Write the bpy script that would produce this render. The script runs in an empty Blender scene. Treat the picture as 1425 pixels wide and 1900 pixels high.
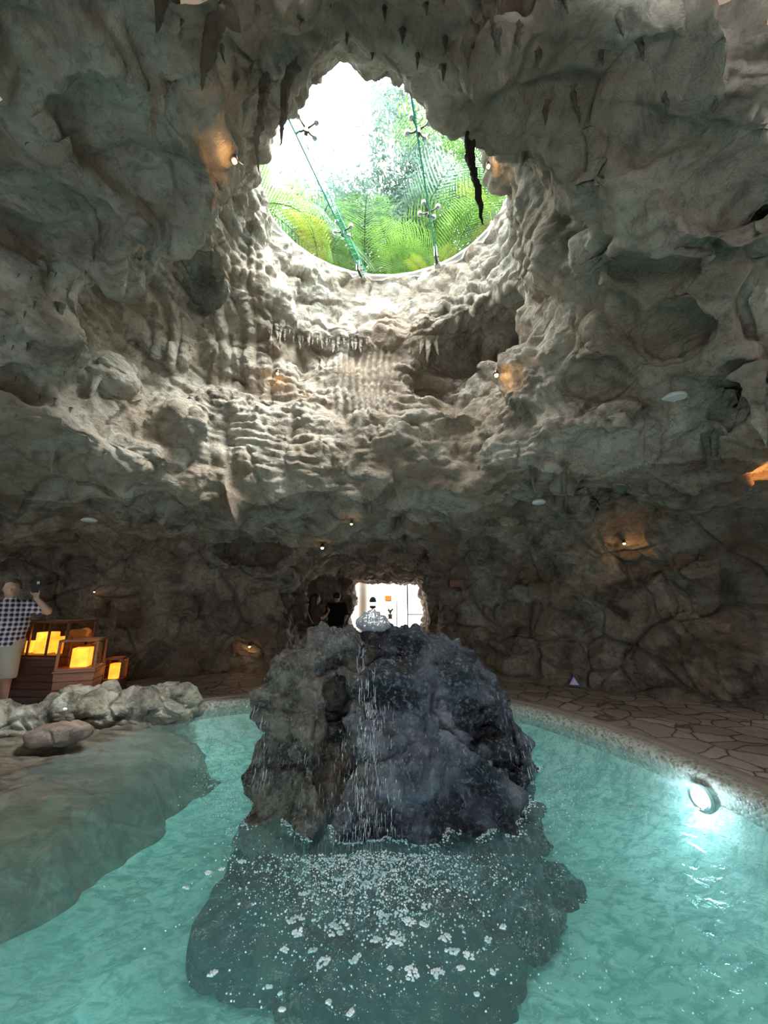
import bpy, math, random, time
import numpy as np
from mathutils import Vector, Matrix, Euler
T0 = time.time()
R = math.radians
C = bpy.context.scene.collection
sc = bpy.context.scene

# ------------------------------------------------------------------ camera, world, daylight
PITCH = R(13.0); FPX = 714.0; CAMZ = 1.5
cam_d = bpy.data.cameras.new('camera'); cam = bpy.data.objects.new('camera', cam_d); C.objects.link(cam)
cam_d.sensor_fit = 'VERTICAL'; cam_d.sensor_height = 36.0; cam_d.lens = 36.0 * FPX / 1900.0
cam_d.clip_start = 0.05; cam_d.clip_end = 300
cam.location = (0, 0, CAMZ); cam.rotation_euler = (math.pi / 2 + PITCH, 0, 0)
sc.camera = cam

EXPOSURE = 0.0; FILL_W = 1.45; FILL_H = 2.0; WATER_MILK = 0.20; WATER_DENS = 0.5; POOL_W = 50.0
SKY_STRENGTH = 16.0
sc.view_settings.view_transform = 'Standard'; sc.view_settings.look = 'None'
sc.view_settings.exposure = EXPOSURE; sc.view_settings.gamma = 1.0; sc.view_settings.use_curve_mapping = False
sc.cycles.use_denoising = True
sc.cycles.max_bounces = 7; sc.cycles.diffuse_bounces = 5; sc.cycles.use_adaptive_sampling = True; sc.cycles.adaptive_threshold = 0.025; sc.cycles.transparent_max_bounces = 24
sc.cycles.sample_clamp_indirect = 3.0

world = bpy.data.worlds.new('overcast sky'); sc.world = world; world.use_nodes = True
wn = world.node_tree; wn.nodes.clear()
wo = wn.nodes.new('ShaderNodeOutputWorld'); bg = wn.nodes.new('ShaderNodeBackground')
tc = wn.nodes.new('ShaderNodeTexCoord'); sx = wn.nodes.new('ShaderNodeSeparateXYZ'); mr = wn.nodes.new('ShaderNodeValToRGB')
wn.links.new(tc.outputs['Generated'], sx.inputs[0]); wn.links.new(sx.outputs['Z'], mr.inputs[0])
mr.color_ramp.elements[0].position = 0.0; mr.color_ramp.elements[0].color = (0.55, 0.58, 0.6, 1)
mr.color_ramp.elements[1].position = 0.7; mr.color_ramp.elements[1].color = (1.0, 1.0, 1.0, 1)
wn.links.new(mr.outputs[0], bg.inputs[0]); bg.inputs[1].default_value = SKY_STRENGTH
wn.links.new(bg.outputs[0], wo.inputs[0])

SUN_STRENGTH = 16.0
sd = bpy.data.lights.new('sun', 'SUN'); sd.energy = SUN_STRENGTH; sd.angle = R(30); sd.color = (1.0, 0.97, 0.93)
sun = bpy.data.objects.new('sun', sd); C.objects.link(sun)
sun.rotation_euler = (R(13), R(28), 0)      # hazy sun high above, slightly behind the opening

def portal(name, loc, rot, sx_, sy_):
    d = bpy.data.lights.new(name, 'AREA'); d.shape = 'RECTANGLE'; d.size = sx_; d.size_y = sy_
    d.cycles.is_portal = True
    o = bpy.data.objects.new(name, d); C.objects.link(o); o.location = loc; o.rotation_euler = rot; return o
portal('skylight_portal', (0.0, 4.47, 7.50), (0, 0, 0), 3.9, 3.3)
portal('fill_opening_portal', (0.5, -2.75, 1.05), (R(90), 0, 0), 3.3, 2.1)  # sky portal for the added opening behind the camera
portal('tunnel_portal', (0.3, 14.2, 1.15), (R(-90), 0, 0), 2.2, 2.2)

def point_light(name, loc, energy, col, rad=0.03, kind='POINT', parent=None):
    d = bpy.data.lights.new(name, kind); d.energy = energy; d.color = col; d.shadow_soft_size = rad
    o = bpy.data.objects.new(name, d); C.objects.link(o); o.location = loc
    if parent: o.parent = parent
    return o

# ------------------------------------------------------------------ helpers
def ray(u, v):
    a = (u - 712.5) / FPX; b = (950.0 - v) / FPX
    return np.array([a, math.cos(PITCH) - b * math.sin(PITCH), math.sin(PITCH) + b * math.cos(PITCH)])
def PY(u, v, y):
    d = ray(u, v); t = y / d[1]; return np.array([d[0] * t, y, CAMZ + d[2] * t])
def PZ(u, v, z):
    d = ray(u, v); t = (z - CAMZ) / d[2]; return np.array([d[0] * t, d[1] * t, z])

def mesh_np(name, V, F, smooth=True):
    """V (n,3) floats, F (m,k) ints -> mesh data"""
    me = bpy.data.meshes.new(name); V = np.asarray(V, np.float32); F = np.asarray(F, np.int32)
    me.vertices.add(len(V)); me.vertices.foreach_set('co', V.ravel())
    k = F.shape[1]; me.loops.add(F.size); me.loops.foreach_set('vertex_index', F.ravel())
    me.polygons.add(len(F)); me.polygons.foreach_set('loop_start', np.arange(0, F.size, k, dtype=np.int32))
    try: me.polygons.foreach_set('loop_total', np.full(len(F), k, np.int32))
    except Exception: pass
    me.polygons.foreach_set('use_smooth', np.full(len(F), smooth, bool))
    me.update(calc_edges=True); return me

def link(name, me, mat=None, parent=None, loc=None, **kw):
    o = bpy.data.objects.new(name, me); C.objects.link(o)
    if mat is not None and me is not None:
        if isinstance(mat, (list, tuple)):
            for m in mat: me.materials.append(m)
        else: me.materials.append(mat)
    if parent is not None: o.parent = parent
    if loc is not None: o.location = loc
    for k, v in kw.items(): o[k] = v
    return o
def empty(name, label, cat, loc=(0, 0, 0), rz=0.0, group=None):
    o = bpy.data.objects.new(name, None); C.objects.link(o); o.location = loc; o.rotation_euler = (0, 0, rz)
    o.empty_display_size = 0.1
    o['label'] = label; o['category'] = cat
    if group: o['group'] = group
    return o
def tag(o, label, cat, group=None, kind=None):
    o['label'] = label; o['category'] = cat
    if group: o['group'] = group
    if kind: o['kind'] = kind
    return o

class MB:
    """collects boxes, tubes, lathes, polygons into one mesh"""
    def __init__(s): s.V = []; s.F = []; s.mi = []
    def add(s, V, F, m=0):
        b = len(s.V); s.V += [tuple(map(float, v)) for v in V]; s.F += [tuple(i + b for i in f) for f in F]; s.mi += [m] * len(F)
    def box(s, c, d, rz=0.0, m=0, bev=0.0):
        cx, cy, cz = c; hx, hy, hz = d[0] / 2, d[1] / 2, d[2] / 2
        co, si = math.cos(rz), math.sin(rz)
        V = [(x * hx, y * hy, z * hz) for x in (-1, 1) for y in (-1, 1) for z in (-1, 1)]
        V = [(cx + x * co - y * si, cy + x * si + y * co, cz + z) for x, y, z in V]
        s.add(V, [(0, 1, 3, 2), (4, 6, 7, 5), (0, 4, 5, 1), (2, 3, 7, 6), (0, 2, 6, 4), (1, 5, 7, 3)], m)
    def tube(s, pts, rad, n=8, m=0, cap=True):
        pts = [Vector(p) for p in pts]; rs = rad if isinstance(rad, (list, tuple)) else [rad] * len(pts)
        V = []; F = []; prev = None
        for i, p in enumerate(pts):
            t = (pts[min(i + 1, len(pts) - 1)] - pts[max(i - 1, 0)]).normalized()
            if prev is None:
                a = Vector((0, 0, 1)) if abs(t.z) < 0.9 else Vector((1, 0, 0)); u = t.cross(a).normalized()
            else: u = (prev - t * prev.dot(t)).normalized()
            prev = u; w = t.cross(u)
            for k in range(n):
                an = 2 * math.pi * k / n; V.append(p + (u * math.cos(an) + w * math.sin(an)) * rs[i])
        for i in range(len(pts) - 1):
            for k in range(n):
                k2 = (k + 1) % n; F.append((i * n + k, i * n + k2, (i + 1) * n + k2, (i + 1) * n + k))
        if cap: F.append(tuple(range(n))[::-1]); F.append(tuple((len(pts) - 1) * n + k for k in range(n)))
        s.add(V, F, m)
    def lathe(s, prof, c=(0, 0, 0), n=20, m=0, sx_=1, sy_=1):
        V = []; F = []
        for r, z in prof:
            for k in range(n):
                an = 2 * math.pi * k / n; V.append((c[0] + r * math.cos(an) * sx_, c[1] + r * math.sin(an) * sy_, c[2] + z))
        for i in range(len(prof) - 1):
            for k in range(n):
                k2 = (k + 1) % n; F.append((i * n + k, i * n + k2, (i + 1) * n + k2, (i + 1) * n + k))
        F.append(tuple(range(n))[::-1]); F.append(tuple((len(prof) - 1) * n + k for k in range(n)))
        s.add(V, F, m)
    def build(s, name, mat, parent=None, smooth=False, bevel=0.0, loc=None, **kw):
        me = bpy.data.meshes.new(name); me.from_pydata(s.V, [], s.F)
        me.polygons.foreach_set('material_index', s.mi); me.polygons.foreach_set('use_smooth', [smooth] * len(s.F)); me.update()
        o = link(name, me, mat, parent, loc, **kw)
        if bevel > 0:
            b = o.modifiers.new('b', 'BEVEL'); b.width = bevel; b.segments = 2; b.limit_method = 'ANGLE'
        return o

# ---- lattice noise
_rng = np.random.default_rng(7)
TAB = (_rng.random((64, 64, 64)).astype(np.float32) * 2 - 1).ravel()
def vn(P, s, seed=0):
    """smooth lattice noise in -1..1 at points P (n,3) with cell size s"""
    if np.isscalar(s): s = (s, s, s)
    idx = []; fr = []
    for k in range(3):
        q = P[:, k].astype(np.float32) * np.float32(1.0 / s[k]) + np.float32(17.31 * (seed + 1) * (1 + 0.37 * k))
        i = np.floor(q); f = q - i; fr.append(f * f * (3 - 2 * f)); idx.append(i.astype(np.int32) & 63)
    x, y, z = idx; x1 = (x + 1) & 63; y1 = (y + 1) & 63; z1 = (z + 1) & 63
    fx, fy, fz = fr
    x = x << 12; x1 = x1 << 12; y = y << 6; y1 = y1 << 6
    a = TAB[x + y + z]; a = a + (TAB[x1 + y + z] - a) * fx
    b = TAB[x + y1 + z]; b = b + (TAB[x1 + y1 + z] - b) * fx
    c = TAB[x + y + z1]; c = c + (TAB[x1 + y + z1] - c) * fx
    d = TAB[x + y1 + z1]; d = d + (TAB[x1 + y1 + z1] - d) * fx
    a = a + (b - a) * fy; c = c + (d - c) * fy
    return a + (c - a) * fz
def fbm(P, s, octv=3, seed=0, g=0.5):
    r = 0; a = 1.0; t = 0
    for o in range(octv):
        r = r + a * vn(P, s, seed + o * 3); t += a; a *= g; s = s * 0.49 if np.isscalar(s) else tuple(k * 0.49 for k in s)
    return r / t
def warp(P, s, amp, seed=50):
    return P + amp * np.stack([vn(P, s, seed), vn(P, s, seed + 1), vn(P, s, seed + 2)], 1)
def sst(e0, e1, x):
    t = np.clip((x - e0) / (e1 - e0), 0, 1); return t * t * (3 - 2 * t)
def smin(a, b, k):
    h = np.clip(0.5 + 0.5 * (b - a) / k, 0, 1); return b + (a - b) * h - k * h * (1 - h)
def smax(a, b, k): return -smin(-a, -b, k)
def worley(P, s, seed=0):
    """returns F1, F2 of a jittered cell pattern"""
    if np.isscalar(s): s = (s, s, s)
    Q = P / np.array(s) + seed * 5.17; I = np.floor(Q).astype(np.int32); Q = Q - I
    f1 = np.full(len(P), 9.0, np.float32); f2 = f1.copy()
    for dx in (-1, 0, 1):
        for dy in (-1, 0, 1):
            for dz in (-1, 0, 1):
                k = ((((I[:, 0] + dx) & 63) << 12) + (((I[:, 1] + dy) & 63) << 6) + ((I[:, 2] + dz) & 63))
                d = 0
                for ax, of in ((0, dx), (1, dy), (2, dz)):
                    j = TAB[(k * (7 + 6 * ax) + 911 * ax) & 262143] * 0.45 + 0.5
                    d = d + (of + j - Q[:, ax]) ** 2
                d = np.sqrt(d); m = d < f1
                f2 = np.where(m, f1, np.minimum(f2, d)); f1 = np.where(m, d, f1)
    return f1, f2

def poly_sd(X, Y, poly):
    """signed distance (negative inside) to polygon at arrays X,Y"""
    p = np.array(poly, float); n = len(p); d = np.full(X.shape, 1e9); ins = np.zeros(X.shape, bool)
    for i in range(n):
        a = p[i]; b = p[(i + 1) % n]; e = b - a; wx = X - a[0]; wy = Y - a[1]
        t = np.clip((wx * e[0] + wy * e[1]) / (e @ e), 0, 1)
        d = np.minimum(d, (wx - e[0] * t) ** 2 + (wy - e[1] * t) ** 2)
        c = (a[1] > Y) != (b[1] > Y)
        ins ^= c & (X < (b[0] - a[0]) * (Y - a[1]) / (b[1] - a[1] + 1e-12) + a[0])
    d = np.sqrt(d); return np.where(ins, -d, d)

def surface_nets(F, org, h):
    """F<0 is solid; returns V, quads with normals pointing to F>0"""
    S = F < 0; nx, ny, nz = F.shape
    c = np.zeros((nx - 1, ny - 1, nz - 1), np.int8)
    for a in (0, 1):
        for b in (0, 1):
            for d in (0, 1): c += S[a:nx - 1 + a, b:ny - 1 + b, d:nz - 1 + d]
    act = np.nonzero((c > 0) & (c < 8)); I = np.stack(act, 1)
    ids = np.full(c.shape, -1, np.int32); ids[act] = np.arange(len(I))
    val = {}
    for a in (0, 1):
        for b in (0, 1):
            for d in (0, 1): val[a, b, d] = F[I[:, 0] + a, I[:, 1] + b, I[:, 2] + d]
    acc = np.zeros((len(I), 3)); cnt = np.zeros(len(I))
    cs = list(val)
    for p in cs:
        for ax in range(3):
            if p[ax] == 0:
                q = list(p); q[ax] = 1; q = tuple(q); f0 = val[p]; f1 = val[q]; m = (f0 < 0) != (f1 < 0)
                t = np.where(m, f0 / np.where(m, f0 - f1, 1), 0)
                for k in range(3): acc[:, k] += np.where(m, p[k] + (t if k == ax else 0), 0)
                cnt += m
    V = (I + acc / cnt[:, None]) * h + np.array(org)
    Q = []
    for ax in range(3):
        b, d = (ax + 1) % 3, (ax + 2) % 3
        sl0 = [slice(1, -1)] * 3; sl1 = [slice(1, -1)] * 3
        sl0[ax] = slice(0, -1); sl1[ax] = slice(1, None)
        A = S[tuple(sl0)]; B = S[tuple(sl1)]
        for sgn in (0, 1):
            e = np.stack(np.nonzero(A & ~B if sgn == 0 else ~A & B), 1)
            if not len(e): continue
            e[:, b] += 1; e[:, d] += 1
            def g(db, dd):
                f = e.copy(); f[:, b] += db; f[:, d] += dd; return ids[f[:, 0], f[:, 1], f[:, 2]]
            q = np.stack([g(-1, -1), g(0, -1), g(0, 0), g(-1, 0)], 1)
            Q.append(q if sgn == 0 else q[:, ::-1])
    return V, np.concatenate(Q)

def vnormals(V, F):
    n = np.zeros_like(V); fn = np.cross(V[F[:, 2]] - V[F[:, 0]], V[F[:, 3]] - V[F[:, 1]])
    for k in range(4):
        for j in range(3): n[:, j] += np.bincount(F[:, k], fn[:, j], len(V))
    return n / (np.linalg.norm(n, axis=1)[:, None] + 1e-12)
def relax(V, F, it=1, f=0.5):
    for _ in range(it):
        s = np.zeros_like(V); c = np.zeros(len(V))
        for a, b in ((0, 1), (1, 2), (2, 3), (3, 0)):
            for i, j in ((F[:, a], F[:, b]), (F[:, b], F[:, a])):
                for k in range(3): s[:, k] += np.bincount(i, V[j, k], len(V))
                c += np.bincount(i, minlength=len(V))
        c[c == 0] = 1; V = V + (s / c[:, None] - V) * f
    return V
def subdiv(V, F):
    n = len(V); E = np.concatenate([F[:, [0, 1]], F[:, [1, 2]], F[:, [2, 3]], F[:, [3, 0]]]).astype(np.int64); E.sort(axis=1)
    key = E[:, 0] * n + E[:, 1]; u, inv = np.unique(key, return_inverse=True)
    mid = (V[u // n] + V[u % n]) / 2; cen = V[F].mean(1); m = len(F)
    e = (inv + n).reshape(4, m); c = np.arange(m) + n + len(u)
    Q = np.concatenate([np.stack([F[:, 0], e[0], c, e[3]], 1), np.stack([e[0], F[:, 1], e[1], c], 1),
                        np.stack([c, e[1], F[:, 2], e[2]], 1), np.stack([e[3], c, e[2], F[:, 3]], 1)])
    return np.concatenate([V, mid, cen]), Q
def compact(V, F, N=None):
    u, inv = np.unique(F.ravel(), return_inverse=True)
    return (V[u], inv.reshape(F.shape)) if N is None else (V[u], inv.reshape(F.shape), N[u])
def project(V):
    x = V[:, 0]; y = V[:, 1]; z = V[:, 2] - CAMZ; c, s = math.cos(PITCH), math.sin(PITCH)
    w = y * c + z * s; w2 = np.where(w > 0.05, w, 0.05)
    return 712.5 + FPX * x / w2, 950 - FPX * (-y * s + z * c) / w2, w

# ------------------------------------------------------------------ materials
class NT:
    def __init__(s, name):
        s.m = bpy.data.materials.new(name); s.m.use_nodes = True; s.t = s.m.node_tree; s.t.nodes.clear()
        s.out = s.n('ShaderNodeOutputMaterial')
    def n(s, ty, ins=None, **kw):
        nd = s.t.nodes.new(ty)
        for k, v in kw.items(): setattr(nd, k, v)
        for k, v in (ins or {}).items(): s.set(nd.inputs[k], v)
        return nd
    def set(s, sock, v):
        if isinstance(v, bpy.types.NodeSocket): s.t.links.new(v, sock)
        elif isinstance(v, bpy.types.Node): s.t.links.new(v.outputs[0], sock)
        else: sock.default_value = v
    def coord(s, kind='Object'): return s.n('ShaderNodeTexCoord').outputs[kind]
    def pos(s): return s.n('ShaderNodeNewGeometry').outputs['Position']
    def mapping(s, v, scale=(1, 1, 1), rot=(0, 0, 0)): return s.n('ShaderNodeMapping', {'Vector': v, 'Scale': scale, 'Rotation': rot}).outputs[0]
    def noise(s, v, scale, detail=4, rough=0.55, dist=0.0, out='Fac'):
        return s.n('ShaderNodeTexNoise', {'Vector': v, 'Scale': scale, 'Detail': detail, 'Roughness': rough, 'Distortion': dist}).outputs[out]
    def ramp(s, f, st, interp='LINEAR'):
        r = s.n('ShaderNodeValToRGB', {'Fac': f}); cr = r.color_ramp; cr.interpolation = interp
        while len(cr.elements) > 1: cr.elements.remove(cr.elements[-1])
        for i, (p, c) in enumerate(st):
            e = cr.elements[0] if i == 0 else cr.elements.new(p)
            e.position = p; e.color = tuple(c) + (1,) if len(c) == 3 else c
        return r.outputs[0]
    def math(s, op, a, b=0.0, c=0.0, clamp=False):
        nd = s.n('ShaderNodeMath', operation=op, use_clamp=clamp); s.set(nd.inputs[0], a); s.set(nd.inputs[1], b); s.set(nd.inputs[2], c); return nd.outputs[0]
    def mix(s, f, a, b, mode='MIX'):
        nd = s.n('ShaderNodeMix', data_type='RGBA', blend_type=mode); s.set(nd.inputs[0], f)
        for k, v in ((6, a), (7, b)): s.set(nd.inputs[k], tuple(v) + (1,) if isinstance(v, tuple) and len(v) == 3 else v)
        return nd.outputs[2]
    def bump(s, h, st=0.5, d=0.02, nrm=None):
        i = {'Height': h, 'Strength': st, 'Distance': d}
        if nrm is not None: i['Normal'] = nrm
        return s.n('ShaderNodeBump', i).outputs[0]
    def pbr(s, col, rough=0.6, nrm=None, metal=0.0, spec=0.5, emis=None, est=0.0, coat=0.0, sss=0.0):
        i = {'Base Color': tuple(col) + (1,) if isinstance(col, tuple) and len(col) == 3 else col, 'Roughness': rough, 'Metallic': metal, 'Specular IOR Level': spec}
        if nrm is not None: i['Normal'] = nrm
        if emis is not None: i['Emission Color'] = tuple(emis) + (1,) if isinstance(emis, tuple) else emis; i['Emission Strength'] = est
        if coat: i['Coat Weight'] = coat; i['Coat Roughness'] = 0.08
        b = s.n('ShaderNodeBsdfPrincipled', i); s.t.links.new(b.outputs[0], s.out.inputs[0]); return s.m

def schlick(n, f0, nrm=None):
    i = {'Blend': 0.5}
    if nrm is not None: i['Normal'] = nrm
    lw = n.n('ShaderNodeLayerWeight', i); return n.math('ADD', n.math('MULTIPLY', n.math('POWER', lw.outputs['Facing'], 5.0), 1 - f0), f0, clamp=True)
def simple(name, col, rough=0.6, metal=0.0, emis=None, est=0.0, var=0.12, sc_=20, spec=0.5, bump=0.15):
    n = NT(name); v = n.coord(); f = n.noise(v, sc_, 4)
    c = n.mix(f, tuple(k * (1 - var) for k in col), tuple(min(1, k * (1 + var)) for k in col))
    nm = n.bump(n.noise(v, sc_ * 3, 3), bump, 0.004)
    return n.pbr(c, rough, nm, metal, spec, emis, est)

def cave_rock(name, light, mid, dark, warm, roughness=0.75, fine=1.0):
    n = NT(name); p = n.pos()
    wv = n.n('ShaderNodeVectorMath', operation='ADD')
    n.set(wv.inputs[0], p)
    wsc = n.n('ShaderNodeVectorMath', operation='SCALE', ins={0: n.noise(p, 0.9, 3, out='Color')}); wsc.inputs['Scale'].default_value = 0.8
    n.set(wv.inputs[1], wsc.outputs[0]); q = wv.outputs[0]
    med = n.noise(q, 1.9, 6, 0.68, 0.6); fin = n.noise(p, 11, 5, 0.7, 0.5)
    c = n.ramp(med, [(0.34, dark), (0.46, mid), (0.6, light)])
    c = n.mix(n.ramp(n.noise(p, 0.8, 5, 0.65), [(0.47, (0, 0, 0)), (0.60, (0.85, 0.85, 0.85))]), c, warm)
    c = n.mix(n.ramp(fin, [(0.36, (0.5, 0.5, 0.5)), (0.48, (0, 0, 0))]), c, dark)
    h = n.math('ADD', n.noise(n.mapping(q, (1, 1, 1.7)), 5.0, 9, 0.74, 0.25), n.math('MULTIPLY', fin, 0.3))
    nm = n.bump(h, 1.0, 0.10 * fine)
    return n.pbr(c, roughness, nm, spec=0.25)
M = {}
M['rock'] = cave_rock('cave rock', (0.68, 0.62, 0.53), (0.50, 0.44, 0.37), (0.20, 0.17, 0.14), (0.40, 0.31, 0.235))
M['rock_wall'] = cave_rock('cave wall rock', (0.44, 0.385, 0.32), (0.28, 0.235, 0.19), (0.10, 0.08, 0.065), (0.25, 0.175, 0.125))  # browner rock, also darkened to carry the dimness of the lower cave
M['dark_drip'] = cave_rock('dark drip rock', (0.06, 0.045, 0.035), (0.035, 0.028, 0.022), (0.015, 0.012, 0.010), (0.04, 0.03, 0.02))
M['stal'] = cave_rock('stalactite rock', (0.34, 0.30, 0.25), (0.22, 0.19, 0.155), (0.10, 0.085, 0.07), (0.24, 0.19, 0.14))  # brownish stone, darkened further in the colour to read as backlit
# ------------------------------------------------------------------ the cave shell (structure)
ROOM = [(6.6, -6), (7.0, 0.5), (6.6, 3.2), (5.35, 5.6), (4.4, 6.65), (3.4, 7.45), (2.3, 8.15), (1.35, 8.7), (0.8, 8.9), (-1.7, 8.95), (-2.4, 8.75),
        (-3.4, 8.6), (-4.5, 8.15), (-5.2, 7.5), (-5.7, 8.2), (-7.0, 9.0), (-8.6, 8.6), (-9.2, 6.5), (-8.6, 4.0), (-7.2, 2.2), (-6.4, 0.0), (-6.2, -6)]
OPEN = [(-0.80, 1.28), (-0.04, 1.42), (0.26, 1.60), (0.48, 1.78), (0.70, 2.0), (1.2, 2.35), (2.0, 2.8), (2.35, 3.4), (2.15, 4.2), (1.8, 4.9), (1.2, 5.5), (0.2, 5.62), (-0.9, 5.6), (-2.2, 5.3),
        (-3.2, 4.75), (-3.55, 4.1), (-3.5, 3.65), (-2.6, 3.3), (-1.75, 2.35), (-1.4, 1.7)]
HOLE_C = (0.0, 4.45); HOLE_R = (1.88, 1.62)
H = 0.08
gx = np.arange(-9.9, 7.9, H, np.float32); gy = np.arange(-3.5, 14.4, H, np.float32); gz = np.arange(-0.4, 7.55, H, np.float32)
X2, Y2 = np.meshgrid(gx, gy, indexing='ij')
sd_room = poly_sd(X2, Y2, ROOM).astype(np.float32); sd_open = poly_sd(X2, Y2, OPEN).astype(np.float32)
HOLE = [(-1.95, 4.65), (-1.82, 4.15), (-1.2, 3.3), (-0.7, 2.88), (-0.08, 3.02), (0.30, 3.2), (0.82, 3.55), (1.25, 3.75), (1.80, 4.15)] + [(1.90 * math.cos(a), 4.45 + 1.62 * math.sin(a)) for a in np.linspace(0.05, math.pi - 0.02, 16)]
ell = np.sqrt(((X2 - HOLE_C[0]) / HOLE_R[0]) ** 2 + ((Y2 - HOLE_C[1]) / HOLE_R[1]) ** 2)
sd_hole = poly_sd(X2, Y2, HOLE).astype(np.float32)
P2 = np.stack([X2.ravel(), Y2.ravel(), np.zeros(X2.size, np.float32)], 1)
def n2(s, seed, oct_=2): return fbm(P2, s, oct_, seed).reshape(X2.shape)
rho2 = X2 ** 2 + (Y2 - 1.5) ** 2
hc = 5.15 - 0.066 * rho2
hc = np.maximum(hc, 2.75 + 0.25 * n2(2.2, 3))
hc = hc - sst(3.5, 4.7, Y2) * np.maximum(0, hc - (2.95 + 0.25 * n2(1.5, 6)))
# alcove on the left is lower
al = sst(-4.4, -5.6, X2) * sst(3.0, 4.6, Y2)
hc = hc - al * np.maximum(0, hc - (2.42 + 0.15 * n2(1.0, 9)))
hc = np.where(Y2 > 6.0, np.minimum(hc, 2.95 + 0.3 * n2(1.5, 4)), hc)
lobe = np.abs(n2(1.7, 21, 2)) * 0.75 + np.abs(n2(0.7, 25, 2)) * 0.25
ridge = (1 - np.abs(n2(2.3, 31, 2)) * 2.2).clip(0, 1) ** 2 * 0.45
rt = sst(-0.6, 1.6, X2)
lipm = 0.10 + 0.85 * sst(0.1, 1.1, sd_open)
hc = hc - lipm * (lobe * rt + ridge * (1 - rt) + 0.16 * np.abs(n2(0.9, 41, 2))) * sst(0.0, 1.0, hc - 2.6)
hc = hc.astype(np.float32)

X, Y, Z = np.meshgrid(gx, gy, gz, indexing='ij')
shp = X.shape
PG = np.stack([X.ravel(), Y.ravel(), Z.ravel()], 1)
nA = vn(PG, 1.6, 1).reshape(shp); nB = vn(PG, 0.62, 2).reshape(shp); nC = vn(PG, 0.3, 5).reshape(shp)
del PG
z1 = gz[None, None, :]
# room walls: lean inwards with height, flare at the foot
wallp = (0.55 * sst(1.2, 3.2, z1) - 0.0 + 0.12 * sst(0.5, 0.0, z1))
room = sd_room[:, :, None] + wallp + 0.30 * nA * sst(0.1, 0.9, z1) + 0.17 * np.abs(nB) * sst(0.0, 0.5, z1) + 0.03 * nB
room = smax(room, (z1 - hc[:, :, None]) * 0.9 + 0.10 * nB + 0.05 * nC, 0.35)
# shaft: the ceiling opening rising to the round skylight
tz = sst(4.7, 7.2, z1)
prof = np.interp(gz, [2.5, 2.9, 3.3, 3.9, 4.5, 5.0, 5.6, 5.85, 6.1, 6.6, 7.2, 7.6], [-.35, .02, .20, .10, -.12, -.22, -.2, .02, .10, .05, 0.0, 0.0]).astype(np.float32)[None, None, :]
far = sst(3.9, 5.0, Y)
amp = sst(7.35, 6.3, z1)
shaft = sd_open[:, :, None] * (1 - tz) + sd_hole[:, :, None] * tz + prof * far + (0.20 * nA + 0.20 * np.abs(nB) + 0.07 * nC - 0.08) * amp
shaft = np.maximum(shaft, 2.45 - z1)
air = smin(room, shaft, 0.10)
# tunnel
txc = -0.45; arch = np.interp(gy, [8.0, 9.0, 10.5, 12.5, 14.4], [3.05, 2.85, 2.75, 2.2, 2.15]).astype(np.float32)[None, :, None]
hw = np.interp(gy, [8.0, 9.0, 11.0, 12.8, 13.1, 14.4], [1.75, 1.7, 2.0, 2.1, 2.1, 2.1]).astype(np.float32)[None, :, None]
dx = np.abs(X - txc) - hw; dz = Z - arch
tun = smax(dx + 0.25 * sst(1.2, 2.8, z1) * 1.2, dz, 0.5) + 0.22 * nA + 0.22 * np.abs(nB) - 0.05
tun = np.maximum(tun, 8.0 - Y)
endw = np.maximum(12.9 - Y, X + 1.0 + 0.10 * nB); tun = np.maximum(tun, -endw)
endr = np.maximum(12.4 - Y, 1.28 - X + 0.12 * nB); tun = np.maximum(tun, -endr)
air = smin(air, tun, 0.15)
del X2, Y2
def ellip(c, r, rot=0.0):
    dx_ = X - c[0]; dy_ = Y - c[1]; dz_ = Z - c[2]
    if rot: co, si = math.cos(rot), math.sin(rot); dx_, dy_ = dx_ * co + dy_ * si, -dx_ * si + dy_ * co
    k = np.sqrt((dx_ / r[0]) ** 2 + (dy_ / r[1]) ** 2 + (dz_ / r[2]) ** 2); return (k - 1) * min(r)
def local(op, c, r, rot=0.0, k=0.1, nz=0.1):
    """solid blob ('add') or pocket ('cut') evaluated in its own block only"""
    global air
    m = max(r) * 1.5 + 0.4
    ix = slice(max(0, int((c[0] - m - gx[0]) / H)), max(0, int((c[0] + m - gx[0]) / H))); iy = slice(max(0, int((c[1] - m - gy[0]) / H)), max(0, int((c[1] + m - gy[0]) / H)))
    iz = slice(max(0, int((c[2] - m - gz[0]) / H)), max(0, int((c[2] + m - gz[0]) / H))); s = (ix, iy, iz)
    dx_ = X[s] - c[0]; dy_ = Y[s] - c[1]; dz_ = Z[s] - c[2]
    if rot: co, si = math.cos(rot), math.sin(rot); dx_, dy_ = dx_ * co + dy_ * si, -dx_ * si + dy_ * co
    e = (np.sqrt((dx_ / r[0]) ** 2 + (dy_ / r[1]) ** 2 + (dz_ / r[2]) ** 2) - 1) * min(r) + nz * nB[s] + nz * 0.5 * nC[s]
    air[s] = smax(air[s], -e, k) if op == 'add' else smin(air[s], e, k)
# dark pocket right of the shaft, small pocket on the left, hollows
local('cut', PY(885, 640, 5.6), (0.85, 1.0, 0.55), 0.3, 0.06, 0.10)
local('cut', PY(820, 690, 5.7), (0.6, 0.9, 0.45), 0.0, 0.06, 0.08)
local('cut', PY(368, 520, 4.6), (0.30, 0.7, 0.42), 0.4, 0.05, 0.05)
local('cut', PY(1110, 905, 5.3), (0.28, 0.5, 0.22), 0.3, 0.05, 0.06)
local('cut', PY(470, 1020, 8.4), (0.7, 0.9, 0.55), 0.0, 0.08, 0.1)
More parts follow.
